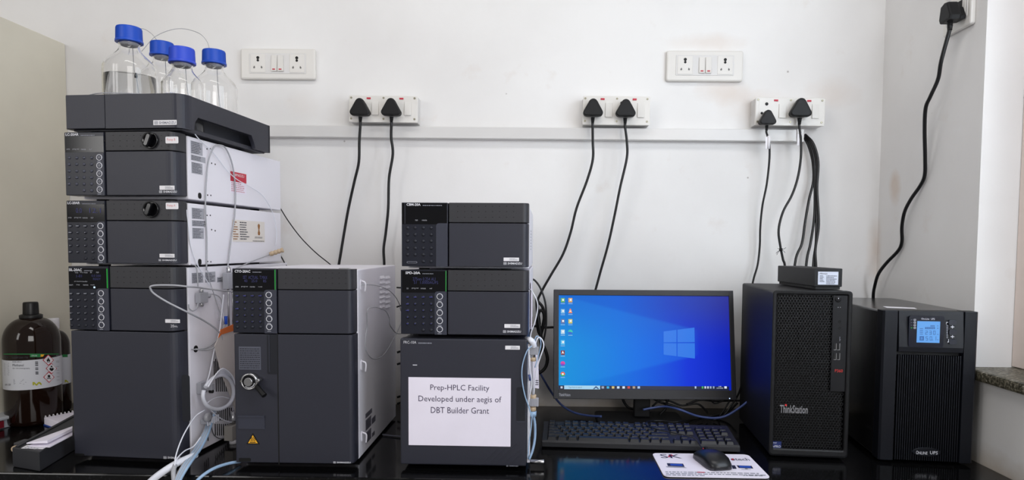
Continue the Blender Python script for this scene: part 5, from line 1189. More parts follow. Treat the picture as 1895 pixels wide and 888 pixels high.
# ================================================================ bottles on the tray
zt = frT.M.translation.z+fz+.008
def glass_bottle(label, px, pcy, Yd, capw, htop, R, fillz, capm, capT=50, writing=None, wcol=None):
    """lab bottle: wall with thickness, cap, optional water"""
    c = P(px, pcy, Y=Yd); c = Vector((c.x, Yd, zt+.0005)); fr = Fr(c, 0)
    H = (P(px, capT, Y=Yd).z-.002)-c.z
    t = thing('reagent_bottle', label, 'bottle', fr, 'clear glass bottles with blue caps')
    rn = .0195; zs = H-.042; sh = R*1.0; th = .0022
    prof = [(0.0001, 0), (R*.85, 0), (R*.97, .003), (R, .010), (R, zs-sh)]
    for i in range(1, 9):
        q = i/8; rr = rn+(R-rn)*(1-q)**1.0; k = math.sin(q*PI/2)
        prof.append((rn+.0005+(R-rn)*(.5+.5*math.cos(PI*q**1.15)), zs-sh+sh*q))
    prof += [(rn, zs+.004), (rn+.003, zs+.006), (rn+.003, zs+.009), (rn-.0005, zs+.010), (rn-.0005, H-.004)]
    inn = [(max(.0001, r_-th), z_+(th if i_ < 3 else 0)) for i_, (r_, z_) in enumerate(prof)]
    bm = bmesh.new(); lathe(bm, prof+inn[::-1], (0, 0, 0), 48); obj('glass_body', bm, M_glass, t)
    rc = capw/2; hc = .026
    bm = bmesh.new(); lathe(bm, [(rc*.98, H-.030), (rc, H-.029), (rc*.97, H-.003), (rc*.93, H), (.001, H)], (0, 0, 0), 80, 'z', rib=.05)
    lathe(bm, [(rc*1.00, H-.0335), (rc*1.045, H-.033), (rc*1.045, H-.0285), (rc*.99, H-.028)], (0, 0, 0), 48); obj('screw_cap', bm, capm, t)
    bm = bmesh.new(); lathe(bm, [(rn-.003, H-.040), (rn-.001, H-.036), (rn-.001, H-.030)], (0, 0, 0), 32); obj('pouring_ring', bm, M_label, t)
    if fillz:
        bm = bmesh.new(); ri = R-th-.0002; lathe(bm, [(.0001, .0026), (ri*.9, .0026), (ri, .010), (ri, fillz), (.0001, fillz-.0006)], (0, 0, 0), 48); obj('water', bm, M_water, t)
    bm = bmesh.new(); tube(bm, [(.004, .004, H-.01), (.006, .006, H*.6), (.012, .010, H*.25), (.016, .008, .012)], .0008, 6); obj('inlet_tube', bm, M_greytube, t)
    if fillz: 
        obj('inlet_filter', B(lathe, [(.0024, fillz-.010), (.0026, fillz-.004), (.001, fillz)], (.007, .006, 0), 12), M_plug, t)
    if writing:
        for (s, ang, z, wdt, hh) in writing:
            V, Fa = text_mesh(s); x0 = min(v.x for v in V); x1 = max(v.x for v in V); y1 = max(v.y for v in V); vv = []
            for v in V:
                al = math.atan2(-c.x, c.y)+math.radians(ang)+((v.x-x0)/(x1-x0)-.5)*wdt/R; vv.append(((R+.0004)*math.sin(al), -(R+.0004)*math.cos(al), z+v.y/y1*hh))
            me = bpy.data.meshes.new('w'); me.from_pydata(vv, [], Fa); link('pen_writing', me, mat('blue marker', (60, 70, 150), .6), t)
    return t
glass_bottle('largest clear bottle, half full of water, front left on the tray', 240.5, 130, 1.455, .0535, 0, .0535, .128, M_cap, 50, [('H2O', 32, .058, .018, .008)])
glass_bottle('clear bottle behind, between the water bottle and the violet-capped one', 301, 130, 1.615, .0545, 0, .052, 0, M_cap, 78)
glass_bottle('small empty clear bottle with lighter violet blue cap and pen writing, in front', 337.5, 130, 1.45, .0535, 0, .0425, 0, M_cap2, 88.5, [('MeOH', -35, .078, .02, .006), ('HPLC', -32, .069, .022, .006)])
glass_bottle('rightmost empty clear bottle with a dark blue cap at the back of the tray', 396.5, 130, 1.60, .054, 0, .051, 0, M_cap, 93)
G = 'fine clear tubes looping above the bottles'
wt('thin_tube', 'fine clear tube looping up right from the water bottle cap', 'tube', [(238, 100, 1.62), (244, 62, 1.66), (262, 53, 1.70), (280, 62, 1.70), (294, 80, 1.64)], .0008, M_greytube, 1.64, G, 6)
wt('thin_tube', 'fine clear tube making the wide arch above the right-hand bottles', 'tube', [(262, 95, 1.66), (290, 66, 1.70), (330, 53, 1.74), (365, 60, 1.74), (382, 75, 1.70), (389, 96, 1.60)], .0008, M_greytube, 1.7, G, 6)
wt('coiled_tube', 'clear tubing lying loosely on the front left rim of the tray', 'tube', [(160, 178, 1.375), (175, 173.5, 1.37), (195, 172, 1.365), (220, 172.5, 1.365), (240, 172.8, 1.37), (262, 174, 1.375)], .0012, M_greytube, 1.37)

# ================================================================ left end of the worktop
def amber(label, px, Yd, top, R, capm, ysh, ylab0, ylab1, full, base=0):
    c = P(px, 700, Y=Yd); AL0 = math.atan2(-c.x, c.y); HW = FPX*math.tan(math.asin(R/math.hypot(c.x, c.y)))*(1+math.tan(AL0)**2)
    fr = Fr(Vector((c.x, Yd, .0005)), 0); t = thing('amber_bottle', label, 'bottle', fr)
    H = P(px, top, Y=Yd).z; zsh = P(px, ysh, Y=Yd).z; hcap = .037 if full else .030; zc = H-hcap
    z1 = P(px, ylab0, Y=Yd).z; z0 = P(px, ylab1, Y=Yd).z
    prof = [(.0001, 0), (R*.85, 0), (R*.97, .004), (R, .014), (R, zsh)]
    N_ = 10; rn_ = .020 if full else .014
    for i in range(1, N_+1):
        q = i/N_*PI/2*.93; prof.append((rn_+(R-rn_)*(math.cos(q)-math.cos(PI/2*.93))/(1-math.cos(PI/2*.93)), zsh+(zc-.004-zsh)*math.sin(q)/math.sin(PI/2*.93)))
    prof += [(rn_*.95, zc), (rn_*.7, zc+.006), (.0001, zc+.006)]
    obj('glass_body', B(lathe, prof, (0, 0, 0), 56), M_amber, t)
    bm = bmesh.new()
    if full:
        lathe(bm, [(.021, zc-.008), (.0250, zc-.007), (.0250, zc+.003), (.021, zc+.005)], (0, 0, 0), 48)
        lathe(bm, [(.0168, zc+.004), (.0172, zc+.006), (.0165, H-.004), (.0150, H-.001), (.0001, H)], (0, 0, 0), 60, rib=.04)
    else: lathe(bm, [(.0145, zc), (.0150, zc+.002), (.0148, H-.003), (.014, H), (.0001, H)], (0, 0, 0), 60, rib=.03)
    obj('screw_cap', bm, capm, t)
    bm = bmesh.new(); n = 48; Rl = R+.0006; rings = [[bm.verts.new((Rl*math.sin(a), -Rl*math.cos(a), z)) for a in [AL0+math.radians(-150+300*j/n) for j in range(n+1)]] for z in (z0, z1)]
    for j in range(n): f = bm.faces.new((rings[0][j], rings[0][j+1], rings[1][j+1], rings[1][j])); f.smooth = True
    lb = obj('wrap_label', bm, mat('grey white bottle label', (205, 207, 214), .5), t)
    def dec(name, polys, m, e):
        vv, ff = [], []
        for q in polys:
            # subdivide long edges by sampling x
            n0 = len(vv)
            for (x, y) in q:
                s_ = max(-.985, min(.985, (x-px)/HW)); al = AL0+math.asin(s_); z = P(x, y, Y=Yd-R*math.cos(al)).z; vv.append(((Rl+e)*math.sin(al), -(Rl+e)*math.cos(al), z))
            ff.append(tuple(range(n0, n0+len(q))))
        me = bpy.data.meshes.new(name); me.from_pydata(vv, [], ff); return link(name, me, m, lb)
    return t, lb, dec, (H, R, z0, z1)
t, lb, dec, _ = amber('big brown glass solvent bottle with black cap, at the far left end', 61.2, 1.64, 558.5, .0613, M_amberblack, 630, 660, 713, True)
strip = lambda x0, y0, x1, y1, n=1: [[(x0+(x1-x0)*i/n, y0), (x0+(x1-x0)*(i+1)/n, y0), (x0+(x1-x0)*(i+1)/n, y1), (x0+(x1-x0)*i/n, y1)] for i in range(n)]
dec('green_edge', strip(8, 654.6, 112, 656.2, 26), M_lgreen, .0003); dec('green_tab', strip(57, 656, 77, 661, 5), M_lgreen, .0004); dec('yellow_tab', [[(77, 656), (84, 656), (81, 660), (76, 660.5)]], M_yellow, .0004)
def dtext(s, x0, y0, x1, y1, m, e=.0005):
    V, Fa = text_mesh(s); a0 = min(v.x for v in V); a1 = max(v.x for v in V); b0 = min(v.y for v in V); b1 = max(v.y for v in V)
    dec('label_text', [[(x0+(x1-x0)*(V[i].x-a0)/(a1-a0), y1-(y1-y0)*(V[i].y-b0)/(b1-b0)) for i in f] for f in Fa], m, e)
dtext('1.06018', 8.5, 660.3, 17, 662.8, M_darkink); dtext('K60007.2500 1735', 24, 660.3, 53, 663, M_darkink); dtext('FOR HPLC', 24.5, 668.5, 41, 671, M_darkink); dtext('Methanol', 24.5, 673.5, 44.5, 678, MATS['dark printed ink']); dtext('for chromatography', 24.5, 680.3, 56, 683.3, M_darkink); dtext('EMSURE', 60, 657.2, 70, 659.3, M_ink, .0008)
dtext('UN 1230', 9, 710, 19.5, 713.5, M_darkink)
rl = random.Random(9)
dec('fine_print', [[(x, y), (x2, y), (x2, y+.7), (x, y+.7)] for y in [702+1.7*i for i in range(6)] for x, x2 in ((25, 25+rl.uniform(14, 25)),)]+[[(8.5, y), (8.5+rl.uniform(6, 10), y), (18, y+.6), (8.5, y+.6)] for y in [672+2.2*i for i in range(11)]]+[[(106, y), (112, y), (112, y+.6), (106, y+.6)] for y in (658, 668, 670, 678, 685, 690, 697, 703)], M_greyink, .0004)
dec('bar_code', [[(66+.0, y), (71.5, y), (71.5, y+h_), (66, y+h_)] for y, h_ in ((669, 1), (670.5, .8), (672, 1.4), (674, .8), (675.6, 1.6), (680, 1), (681.6, .7), (683, 1.6), (687.5, 1), (689, 1.4), (691, 1.8))], M_darkink, .0004)
for k, (cx_, cy_) in enumerate(((91, 666.5), (96.5, 682), (91, 698))):
    dec('hazard_border', [[(cx_-11, cy_), (cx_, cy_+10.5), (cx_+11, cy_), (cx_, cy_-10.5)]], M_red, .0005); dec('hazard_field', [[(cx_-9.2, cy_), (cx_, cy_+8.8), (cx_+9.2, cy_), (cx_, cy_-8.8)]], M_sticker, .0008)
    if k == 0: L = [[(cx_-2.5, cy_+3), (cx_-3.5, cy_), (cx_-1.5, cy_-2), (cx_, cy_-5), (cx_+1.5, cy_-1.5), (cx_+3, cy_), (cx_+2.5, cy_+3), (cx_+.8, cy_+3), (cx_, cy_), (cx_-1, cy_+3)], [(cx_-3.5, cy_+3.8), (cx_+3.5, cy_+3.8), (cx_+3.5, cy_+4.4), (cx_-3.5, cy_+4.4)]]
    elif k == 1: L = [[(cx_-1.5, cy_-5), (cx_+1.5, cy_-5), (cx_+1.5, cy_-2.5), (cx_-1.5, cy_-2.5)], [(cx_-4.5, cy_+1), (cx_-2, cy_-1.5), (cx_, cy_+.5), (cx_+2, cy_-1.5), (cx_+4.5, cy_+1), (cx_+2.5, cy_+3.5), (cx_, cy_+5), (cx_-2.5, cy_+3.5)]]
    else: L = [[(cx_-2.2, cy_-4), (cx_+2.2, cy_-4), (cx_+2.4, cy_-1), (cx_+1, cy_+1), (cx_-1, cy_+1), (cx_-2.4, cy_-1)], [(cx_-4.5, cy_+1), (cx_+4.5, cy_+3.4), (cx_+4.5, cy_+4.2), (cx_-4.5, cy_+1.8)], [(cx_-4.5, cy_+3.4), (cx_+4.5, cy_+1), (cx_+4.5, cy_+1.8), (cx_-4.5, cy_+4.2)]]
    dec('hazard_symbol', L, M_black, .0010)
dec('maker_mark', [[(60, 707), (63.5, 707), (67, 711), (70.5, 707), (74, 707), (77, 710.5), (76, 713), (72, 709.5), (68, 713.5), (66, 713.5), (63, 710), (62.5, 713), (60, 713)]], mat('olive yellow print', (170, 170, 20), .5), .0005)
t, lb, dec, _ = amber('second brown glass bottle with white cap, half hidden behind the big one', 101, 1.75, 589, .0375, M_sticker, 640, 656, 709, False)
dec('green_edge', strip(117, 656, 127, 661, 3), M_lgreen, .0004); dec('maker_mark', [[(120, 703), (123, 703), (127, 707), (127, 709), (122.5, 706), (120, 709)]], mat('olive yellow print', (170, 170, 20), .5), .0005)
# plastic box at the left edge
c = P(48, 783.5, Z=0); c2 = P(3, 795, Z=0); FX = Fr(Vector((c.x, c.y, 0)), math.atan2(c.y-c2.y, c.x-c2.x)); t = thing('plastic_box', 'frosted plastic box with a lid at the left edge of the photo', 'box', FX)
hX = FX.ab(49, 761, FV)[1]; wX = .17
def tub(bm):
    prism(bm, [(-wX+.008, .008), (-.006, .006), (-.006, .085), (-wX+.008, .085)], 0.0005, hX-.006, 'z', .002)
obj('tub', B(tub), M_frost, t)
obj('lid', B(box, -wX, .002, -.002, .092, hX-.009, hX, bev=.003), mat('frosted lid', (182, 185, 190), .4), t)
p = FX.ab(7.5, 780, FV); obj('red_sticker', B(box, p[0]-.03, p[0]-.0005, -.0004, .007, .004, hX-.010), mat('maroon sticker', (110, 14, 32), .5), t)
# spiral notebook
A_ = P(80, 772.5, Z=.021); Bf = P(130, 789, Z=.021); Br = P(130, 763, Z=.021)
Bf = A_+(Bf-A_)*((-1.008-A_.x)/(Bf.x-A_.x)); Br = A_+(Br-A_)*((-1.06-A_.x)/(Br.x-A_.x))
FN = Fr(Vector((A_.x, A_.y, 0)), 0); t = thing('spiral_notebook', 'white spiral notebook with blue cover lying flat behind the left stack', 'notebook', FN)
pl4 = [(0, 0), (Bf.x-A_.x, Bf.y-A_.y), (-1.0-A_.x, Bf.y-A_.y+.08), (Br.x-A_.x, Br.y-A_.y)]
bm = bmesh.new(); prism(bm, pl4, 0.0003, .0035, 'z', .0004); obj('back_cover', bm, mat('blue card cover', (40, 70, 150), .45), t)
bm = bmesh.new(); prism(bm, [(a*.985+.002, b*.985+.0005) for a, b in pl4], .0037, .021, 'z', .0006); obj('page_block', bm, M_paper, t)
dr = Vector((Br.x-A_.x, Br.y-A_.y, 0)); n_r = int(dr.length/.0088); nd = dr.normalized(); nn = Vector((nd.y, -nd.x, 0))
def spring(b): tube(b, [nn*(.0034*math.cos(x))+Vector((0, 0, .0036*math.sin(x))) for x in [2*PI*k/10 for k in range(11)]], .0009, 6, 3)
for i in range(n_r):
    r_ = link('spiral_ring', shared('spring', spring), M_sticker, t); p = nd*(.004+i*.0088)+nn*.003; r_.location = (p.x, p.y, .0215)
# black tray with papers
FQ = None
q0 = P(24, 864, Z=0); q1 = P(74, 873, Z=0)
yawq = math.atan2(q1.y-q0.y, q1.x-q0.x); FQ = Fr(q0, yawq); wQ = (q1-q0).length; hQ = FQ.ab(73, 836, FV)[1]
qb = FQ.I @ P(129, 809, Z=hQ); t = thing('black_tray', 'long low black plastic case with papers on it, at the left front', 'case', FQ)
LQ = .30; dx = qb.x-wQ; sl = dx/max(.01, qb.y)
qd = (FQ.I @ P(130, 838, Z=0)); sl = (qd.x-wQ)/qd.y
plan = [(0, 0), (wQ, 0), (wQ+sl*LQ, LQ), (sl*LQ, LQ)]
bm = bmesh.new(); prism(bm, plan, 0.0003, hQ, 'z', .002); obj('body', bm, M_darkU if 0 else mat('charcoal case plastic', (46, 47, 51), .5), t)
obj('rim', B(lambda b: prism(b, [(.004, .004), (.012, .004), (.012+sl*LQ, LQ-.01), (.004+sl*LQ, LQ-.01)], hQ, hQ+.003, 'z', .001)), MATS['charcoal case plastic'], t)
a = [FQ.hit(x, y, 2, hQ+.001) for x, y in ((39, 829), (79, 830.5), (88, 826), (50, 823))]
bm = bmesh.new(); prism(bm, [(p_.x, p_.y) for p_ in a], hQ+.0004, hQ+.0010, 'z'); obj('printed_label', bm, M_sticker, t)
a0_, b0_ = a[0].x, a[0].y; quads('fine_print', t, [(a[0].x+.004+.009*i, a[0].y+.003+.006*(j), a[0].x+.010+.009*i, a[0].y+.005+.006*(j)) for i in range(4) for j in range(2)], ('t', hQ+.0010), M_greyink, .0003)
for i, (pts_, z, lab) in enumerate([([(52, 826), (92, 828), (134, 806), (134, 797)], hQ+.002, 'lower folded white paper sheet lying on the black case'), ([(49, 821), (88, 820), (134, 797), (134, 790)], hQ+.008, 'upper folded white paper sheet lying on the black case')]):
    a = [P(x, y, Z=z) for x, y in pts_]; o0 = a[0]; bm = bmesh.new()
    top = [bm.verts.new(p_-o0+Vector((0, 0, .002+.004*(k in (1, 2))*i))) for k, p_ in enumerate(a)]; bot = [bm.verts.new(p_-o0) for p_ in a]
    fs = [bm.faces.new(top), bm.faces.new(bot[::-1])]+[bm.faces.new((top[k], bot[k], bot[(k+1) % 4], top[(k+1) % 4])) for k in range(4)]; bmesh.ops.recalc_face_normals(bm, faces=fs)
    o = obj('paper_sheet', bm, M_paper, None); o.location = o0; tag(o, lab, 'paper')
c = P(16, 838, Z=.02)
FK2 = Fr(Vector((P(13, 865, Z=0).x, P(13, 865, Z=0).y+.02, 0)), 0)
t = thing('drain_fitting', 'small beige screw fitting on a grey block left of the black case', 'fitting', FK2)
obj('block', B(box, -.003, .010, .002, .030, 0.0003, .045, bev=.001), mat('grey block plastic', (60, 60, 62), .5), t)
obj('upper_nut', B(lathe, [(.0062, -.006), (.0066, -.004), (.0066, .0015), (.002, .0025)], (.004, 0, .034), 18, 'y'), M_beige, t); obj('lower_nut', B(lathe, [(.004, -.004), (.004, .002)], (.004, 0, .010), 16, 'y'), M_black, t)

# ================================================================ tubing between autosampler and oven
uS_ = gS[1]
def sp(pts, off=.006, fr=SA):
    """points seen on the right flank of the left stack, standing off it"""
    out = []
    for q in pts:
        x, y = q[0], q[1]; o = q[2] if len(q) > 2 else off; out.append(fr.w(x, y, ('s', uS_+o)))
    return out
fl = Fr(SA.w(368, 545, ('s', uS_+.001)), SA.M.to_euler().z) if False else None
def flank(px, py, off=.0): 
    return Fr(SA.w(px, py, ('s', uS_+off)), -.0798)
def ft(label, pts, r, m, cat='tube', name='thin_tube', off=.006, group='thin tubes on the flank of the left stack', n=8): return cable(name, label, cat, sp(pts, off), r, m, group, n)
fr = flank(370, 549, .0015); t = thing('mixing_block', 'small square grey tubing junction block on the white flank of the autosampler', 'fitting', fr)
obj('block', B(box, 0, .012, -.018, .012, -.013, .010, bev=.001), M_label, t)
obj('top_nut', B(lathe, [(.0045, .010), (.005, .012), (.005, .016), (.002, .018)], (.006, -.004, 0), 6), M_steel, t); obj('bottom_nut', B(lathe, [(.002, -.022), (.005, -.020), (.005, -.015), (.0045, -.013)], (.006, -.004, 0), 6), M_steel, t)
obj('side_nut', B(lathe, [(.0045, .012), (.005, .014), (.005, .024), (.002, .030)], (.006, 0, 0), 6, 'y'), M_label, t)
ft('steel tube from the pumps into the top of the small junction block', [(353, 489, .004), (362, 492, .006), (365, 505, .008), (366, 520, .009), (366.5, 532, .009)], .0014, M_greytube)
ft('steel tube hooking left under the small junction block', [(366.5, 561, .009), (364, 570, .010), (357, 575, .008), (350.5, 571, .006), (349, 563, .004)], .0014, M_greytube)
ft('grey tube leaving the junction block rightwards and dropping', [(383, 544, .008), (398, 545, .010), (408, 552, .012), (411, 566, .012), (407, 580, .012), (405, 594, .012)], .0011, M_greytube)
ft('tall loop of clear tube arching over the flank of the upper pump', [(382, 500, .006), (382.5, 440, .008), (380, 380, .009), (382, 330, .010), (386, 295, .012), (396, 272, .014), (406, 268.5, .014), (418, 275, .014), (430, 305, .012), (435.5, 350, .010), (434, 400, .009), (428, 440, .009), (423, 480, .009), (421, 505, .012)], .0017, M_greytube)
ft('clear tube running diagonally from the tray grip down to the red sticker', [(355, 238, .012), (367, 256, .012), (395, 283, .012), (420, 315, .012), (440, 333, .014), (462, 345, .016), (487, 363, .016), (505, 395, .016), (512, 430, .014), (510, 455, .012)], .0010, M_teflon)
ft('fine clear tube falling along the front edge of the lower pump flank', [(345, 388, .004), (349, 420, .006), (352, 450, .006), (360, 478, .007), (374, 505, .008), (395, 540, .009), (412, 575, .010), (413, 600, .010)], .0010, M_teflon)
ft('fine tube falling straight along the flank and curving to the blue sleeve', [(384, 500, .006), (388, 520, .008), (396, 545, .010), (404, 570, .012), (411, 590, .012), (415, 600, .012)], .0010, M_greytube)
ft('tube from the blue sleeve curving left into the grommet of the autosampler', [(415, 600, .012), (412, 612, .014), (400, 630, .014), (385, 642, .010), (370, 646, .005), (355, 646.5, .004)], .0016, M_greytube)
cable('loop_tube', 'long white and grey tube looping left in front of the autosampler door', 'tube', [SA.w(440, 540, ('s', uS_+.03)), SA.w(405, 537, ('s', uS_+.03)), SA.w(370, 532, ('s', uS_+.02)), SA.w(350, 530.5, ('f', -.015)), SA.w(325, 528, ('f', -.03)), SA.w(296, 527.5, ('f', -.04)), SA.w(281, 529, ('f', -.045)), SA.w(278, 533, ('f', -.045)), SA.w(285, 543, ('f', -.04)), SA.w(310, 559, ('f', -.03)), SA.w(348, 578, ('f', -.01)), SA.w(375, 592, ('s', uS_+.025)), SA.w(395, 605, ('s', uS_+.03)), SA.w(408, 618, ('s', uS_+.03)), SA.w(410, 630, ('s', uS_+.028)), SA.w(400, 640, ('s', uS_+.022)), SA.w(385, 647, ('s', uS_+.012)), SA.w(362, 646, ('s', uS_+.004))], .0019, M_greytube, 'thin tubes on the flank of the left stack')
fr = flank(415, 592, .010); t = thing('blue_sleeve', 'short bright blue sleeve on the thin tubes left of the oven', 'sleeve', fr); obj('sleeve', B(lathe, [(.003, -.010), (.0034, -.009), (.0034, .008), (.003, .009)], (0.004, 0, 0), 12), M_cap, t)
ft('white tube dropping from the blue sleeve to the grey clamp', [(414, 545, .014), (410, 580, .014), (406, 615, .014), (396, 650, .014), (388, 690, .014), (381, 712, .012)], .0016, M_teflon)
# injector rods at the oven edge
fr = flank(422, 520, .012); t = thing('column_holder', 'grey clamp with two vertical steel column tubes beside the oven', 'column', fr)
obj('clamp', B(box, -.004, .010, -.016, .016, -.018, .020, bev=.001), M_label, t)
for a in (-.010, .008): obj('column_tube', B(lathe, [(.0022, -.115), (.0022, .0)], (.006, a, 0), 10), M_steel, t)
obj('top_nut', B(lathe, [(.005, .018), (.006, .022), (.006, .030), (.003, .034)], (.004, -.004, 0), 6), M_steel, t)
# beige connector at the rear of pump A
cable('thin_tube', 'grey tube rising to the beige connector behind the lower pump', 'tube', [SA.w(438, 496, ('s', uS_+.01)), SA.w(465, 484, ('s', uS_+.012)), SA.w(500, 471, ('s', uS_+.014))], .0013, M_greytube, 'thin tubes on the flank of the left stack')
c0, c1 = SA.w(499, 470.5, ('s', uS_+.014)), SA.w(524.5, 462, ('s', uS_+.014)); c1 = P(524.5, 462, Y=c0.y+.01)
bm = bmesh.new(); tube(bm, [(0, 0, 0), (c1-c0)*.25, (c1-c0)*.5, (c1-c0)*.75, (c1-c0)], lambda q: .0052+.0012*(1 if int(q*8) % 2 else 0), 14); o = obj('tube_connector', bm, M_beige); o.location = c0; tag(o, 'beige ribbed tube connector sticking out past the lower pump', 'connector')
# orange-edged white folder
a = [SA.w(405, 610, ('s', uS_+.035)), SA.w(404, 632, ('s', uS_+.035))]
pl_ = [SA.w(x, y, ('s', uS_+.03)) for x, y in ((398, 640), (406, 622), (446, 603), (446, 790), (426, 730), (410, 690))]
fr = Fr(pl_[0], -.0798); t = thing('sample_bag', 'off white plastic pouch with an orange top strip, hanging between autosampler and oven', 'pouch', fr)
bm = bmesh.new(); prism(bm, [((fr.I @ p).y, (fr.I @ p).z) for p in pl_], -.002, 0, 'x'); obj('pouch', bm, mat('off white pouch', (196, 188, 184), .5), t)
po = [SA.w(x, y, ('s', uS_+.032)) for x, y in ((405, 625), (409, 610), (446, 594), (446, 608), (410, 619))]; bm = bmesh.new(); prism(bm, [((fr.I @ p).y, (fr.I @ p).z) for p in po], .0002, .002, 'x'); obj('orange_strip', bm, M_orange, t)
# corrugated white loop with grey clamp
cen = (403, 725); 
lp = [(377, 722), (375.5, 735), (381, 748), (391, 755), (404, 757), (418, 752), (428, 742), (432, 728), (430, 712), (423, 700), (412, 694), (399, 697), (388, 706), (380, 716)]
ft('thick white bundled hose loop hanging on the grey clamp', lp, .0042, M_teflon, 'hose', 'hose_loop', .034, 'coiled white hoses by the oven', 12)
for i in range(5):
    lp2 = [(381+i, 716), (392+i*1.5, 703-i*2), (405+i, 692-i*2.2), (418, 692-i*2), (430, 700-i), (436, 712)]
    ft(['lowest', 'second lowest', 'middle', 'second highest', 'highest'][i]+' of five thin white tubes fanning over the hose loop', lp2, .0016, M_teflon, 'tube', 'fan_tube', .036+.003*i, 'thin white tubes fanning over the hose loop')
fr = flank(371, 716, .001); t = thing('hose_clamp', 'grey plastic hose clamp on the lower flank of the autosampler', 'clamp', fr)
obj('base', B(box, 0, .010, -.014, .010, -.013, .012, bev=.001), M_label, t); obj('jaw', B(box, .008, .024, .004, .016, -.008, .006, bev=.001), M_label, t)
for (x, y, lab) in ((389, 714, 'upper'), (388, 724, 'lower')):
    fr = flank(x, y, .002); o = obj('screw', B(lathe, [(.004, 0), (.004, .008), (.002, .009)], (0, 0, 0), 12, 'x'), M_black); o.matrix_world = fr.M; tag(o, lab+' black screw beside the grey hose clamp', 'screw')
# grey translucent manifold and bundle towards the front edge
fr = flank(378, 776, .004); t = thing('tube_manifold', 'clear plastic manifold with ribs where the tube bundle turns down', 'manifold', fr)
obj('body', B(box, 0, .016, -.016, .030, -.007, .004, bev=.002), mat('clear plastic', (190, 192, 200), .2, alpha=.55), t)
for i in range(6): obj('rib', B(box, .016, .018, -.015+i*.008, -.012+i*.008, -.010, .005), M_teflon, t)
obj('ring_nut', B(lathe, [(.010, -.004), (.011, .004), (.006, .005)], (.018, -.016, .010), 20, 'x'), M_greytube, t)
def wpath(L): return [P(x, y, Y=Y) for x, y, Y in L]
G = 'tube bundle hanging over the front edge'
for i in range(6):
    d = i*3.0
    cable('bundle_tube', ['leftmost', 'second', 'third', 'fourth', 'fifth', 'rightmost'][i]+' tube of the pale blue bundle running down from the manifold', 'tube', wpath([(398-d*.3+6, 757, 1.44), (390+d*.5-4, 775, 1.425), (377+d*.6, 800, 1.39), (363+d*.75, 825, 1.345), (352+d*.7, 842, 1.30), (338+d*.7, 862, 1.262), (326+d*.6, 885, 1.245), (320+d*.5, 905, 1.24)]), .0031, M_bluetube if i % 2 else M_greytube, G)
cable('bundle_tube', 'thick opaque white tube bending over the worktop edge to the lower left', 'tube', wpath([(362, 842, 1.31), (345, 849, 1.285), (322, 860, 1.262), (300, 874, 1.250), (282, 888, 1.244), (265, 905, 1.240)]), .0068, M_teflon, G, 14)
cable('bundle_tube', 'short clear tube hanging down between white and blue tubes', 'tube', wpath([(324, 860, 1.258), (321, 872, 1.250), (322, 888, 1.245), (325, 905, 1.24)]), .0045, M_greytube, G, 12)
cable('thin_tube', 'thin clear tube arching from the manifold to the bend of the white tube', 'tube', wpath([(380, 758, 1.38), (362, 770, 1.35), (345, 795, 1.31), (333, 820, 1.285), (325, 845, 1.262), (323, 862, 1.252)]), .0013, M_teflon, 'thin tubes on the flank of the left stack')
cable('thin_tube', 'thin clear tube rising right from the bend of the white tube', 'tube', wpath([(323, 862, 1.252), (328, 848, 1.262), (342, 834, 1.29), (358, 826, 1.32), (372, 808, 1.35)]), .0013, M_teflon, 'thin tubes on the flank of the left stack')
cable('thin_tube', 'thin clear tube sagging from the hose loop to the oven', 'tube', sp([(385, 752, .03), (398, 766, .03), (412, 776, .03), (426, 781, .03), (440, 781, .03)]), .0013, M_teflon, 'thin tubes on the flank of the left stack')
cable('thin_tube', 'thin clear tube crossing inside the hose loop', 'tube', sp([(384, 745, .03), (396, 737, .03), (410, 734, .03), (424, 737, .03)]), .0011, M_teflon, 'thin tubes on the flank of the left stack')
ft('dark grey tube curving to the steel valve at the bottom of the oven edge', [(392, 765, .012), (391, 785, .012), (395, 803, .012), (405, 811, .014), (414, 811.5, .016)], .0012, mat('dark grey tube', (90, 90, 96), .4))
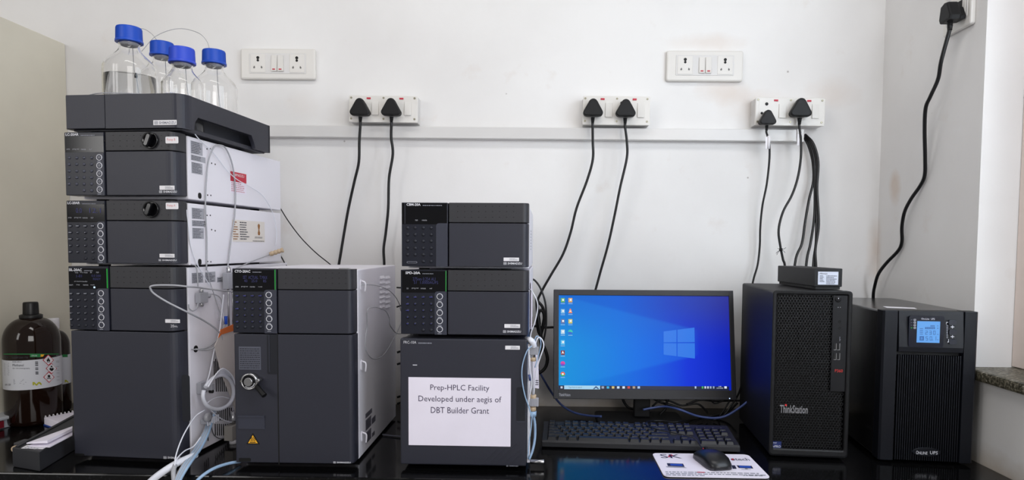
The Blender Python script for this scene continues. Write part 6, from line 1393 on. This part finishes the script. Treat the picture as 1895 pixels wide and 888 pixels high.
fr = flank(424, 795, .020); t = thing('solenoid_valve', 'metal and cream valve low behind the edge of the oven', 'valve', fr)
obj('body', B(box, 0, .020, -.022, .026, -.020, .014, bev=.001), mat('cream grey metal', (160, 155, 150), .4), t); obj('neck_nut', B(lathe, [(.006, .016), (.008, .020), (.008, .030), (.004, .044)], (.010, 0, 0), 8), M_steel, t); obj('outlet', B(lathe, [(.006, -.032), (.009, -.034), (.009, -.022)], (.010, 0, 0), 14), M_sticker, t)
cable('drain_hose', 'pale blue hose curving over the worktop edge in front of the oven foot', 'tube', wpath([(445, 854, 1.34), (425, 857, 1.315), (402, 864, 1.285), (383, 874, 1.262), (366, 888, 1.245), (356, 902, 1.24)]), .0032, M_bluetube, None, 10)
cable('thin_cable', 'thin grey cable lying on the worktop between oven and fraction collector', 'cable', [P(708, 804, Z=.003), P(725, 806, Z=.003), P(745, 808, Z=.003)], .0018, mat('slate cable', (110, 110, 125), .4))
# loops on the white flank of the oven
uC = gC[1]
sc = lambda pts: [SC.w(x, y, ('s', uC+o)) for x, y, o in pts]
cable('steel_capillary', 'steel capillary bowing right from the top hook on the oven side', 'tube', sc([(670, 527, .006), (682, 526.5, .012), (700, 529, .018), (718, 536, .02), (730, 547, .02), (738, 560, .016), (742, 575, .012)]), .0011, M_greytube, 'steel capillaries on the oven side')
cable('steel_capillary', 'steel capillary loop hanging free in the middle of the oven side', 'tube', sc([(745, 617, .012), (735, 617, .014), (728, 611, .016), (721, 600, .018), (720, 588, .018), (714, 576, .018), (702, 570, .018), (692, 568.5, .018), (682, 571, .018), (679, 580, .016), (679, 605, .012), (676, 630, .010), (678, 650, .010), (688, 663, .012), (700, 663, .014), (712, 654, .016), (724, 635, .018), (736, 612, .018), (744, 592, .016)]), .0011, M_greytube, 'steel capillaries on the oven side')

for o in bpy.data.objects:   # STUFFPRINT: print too fine to pick apart
    if o.name.split('.')[0] in ('fine_print', 'model_subtitle', 'key_legend', 'lcd_symbols', 'bar_code', 'diagonal_print'): o['kind'] = 'stuff'
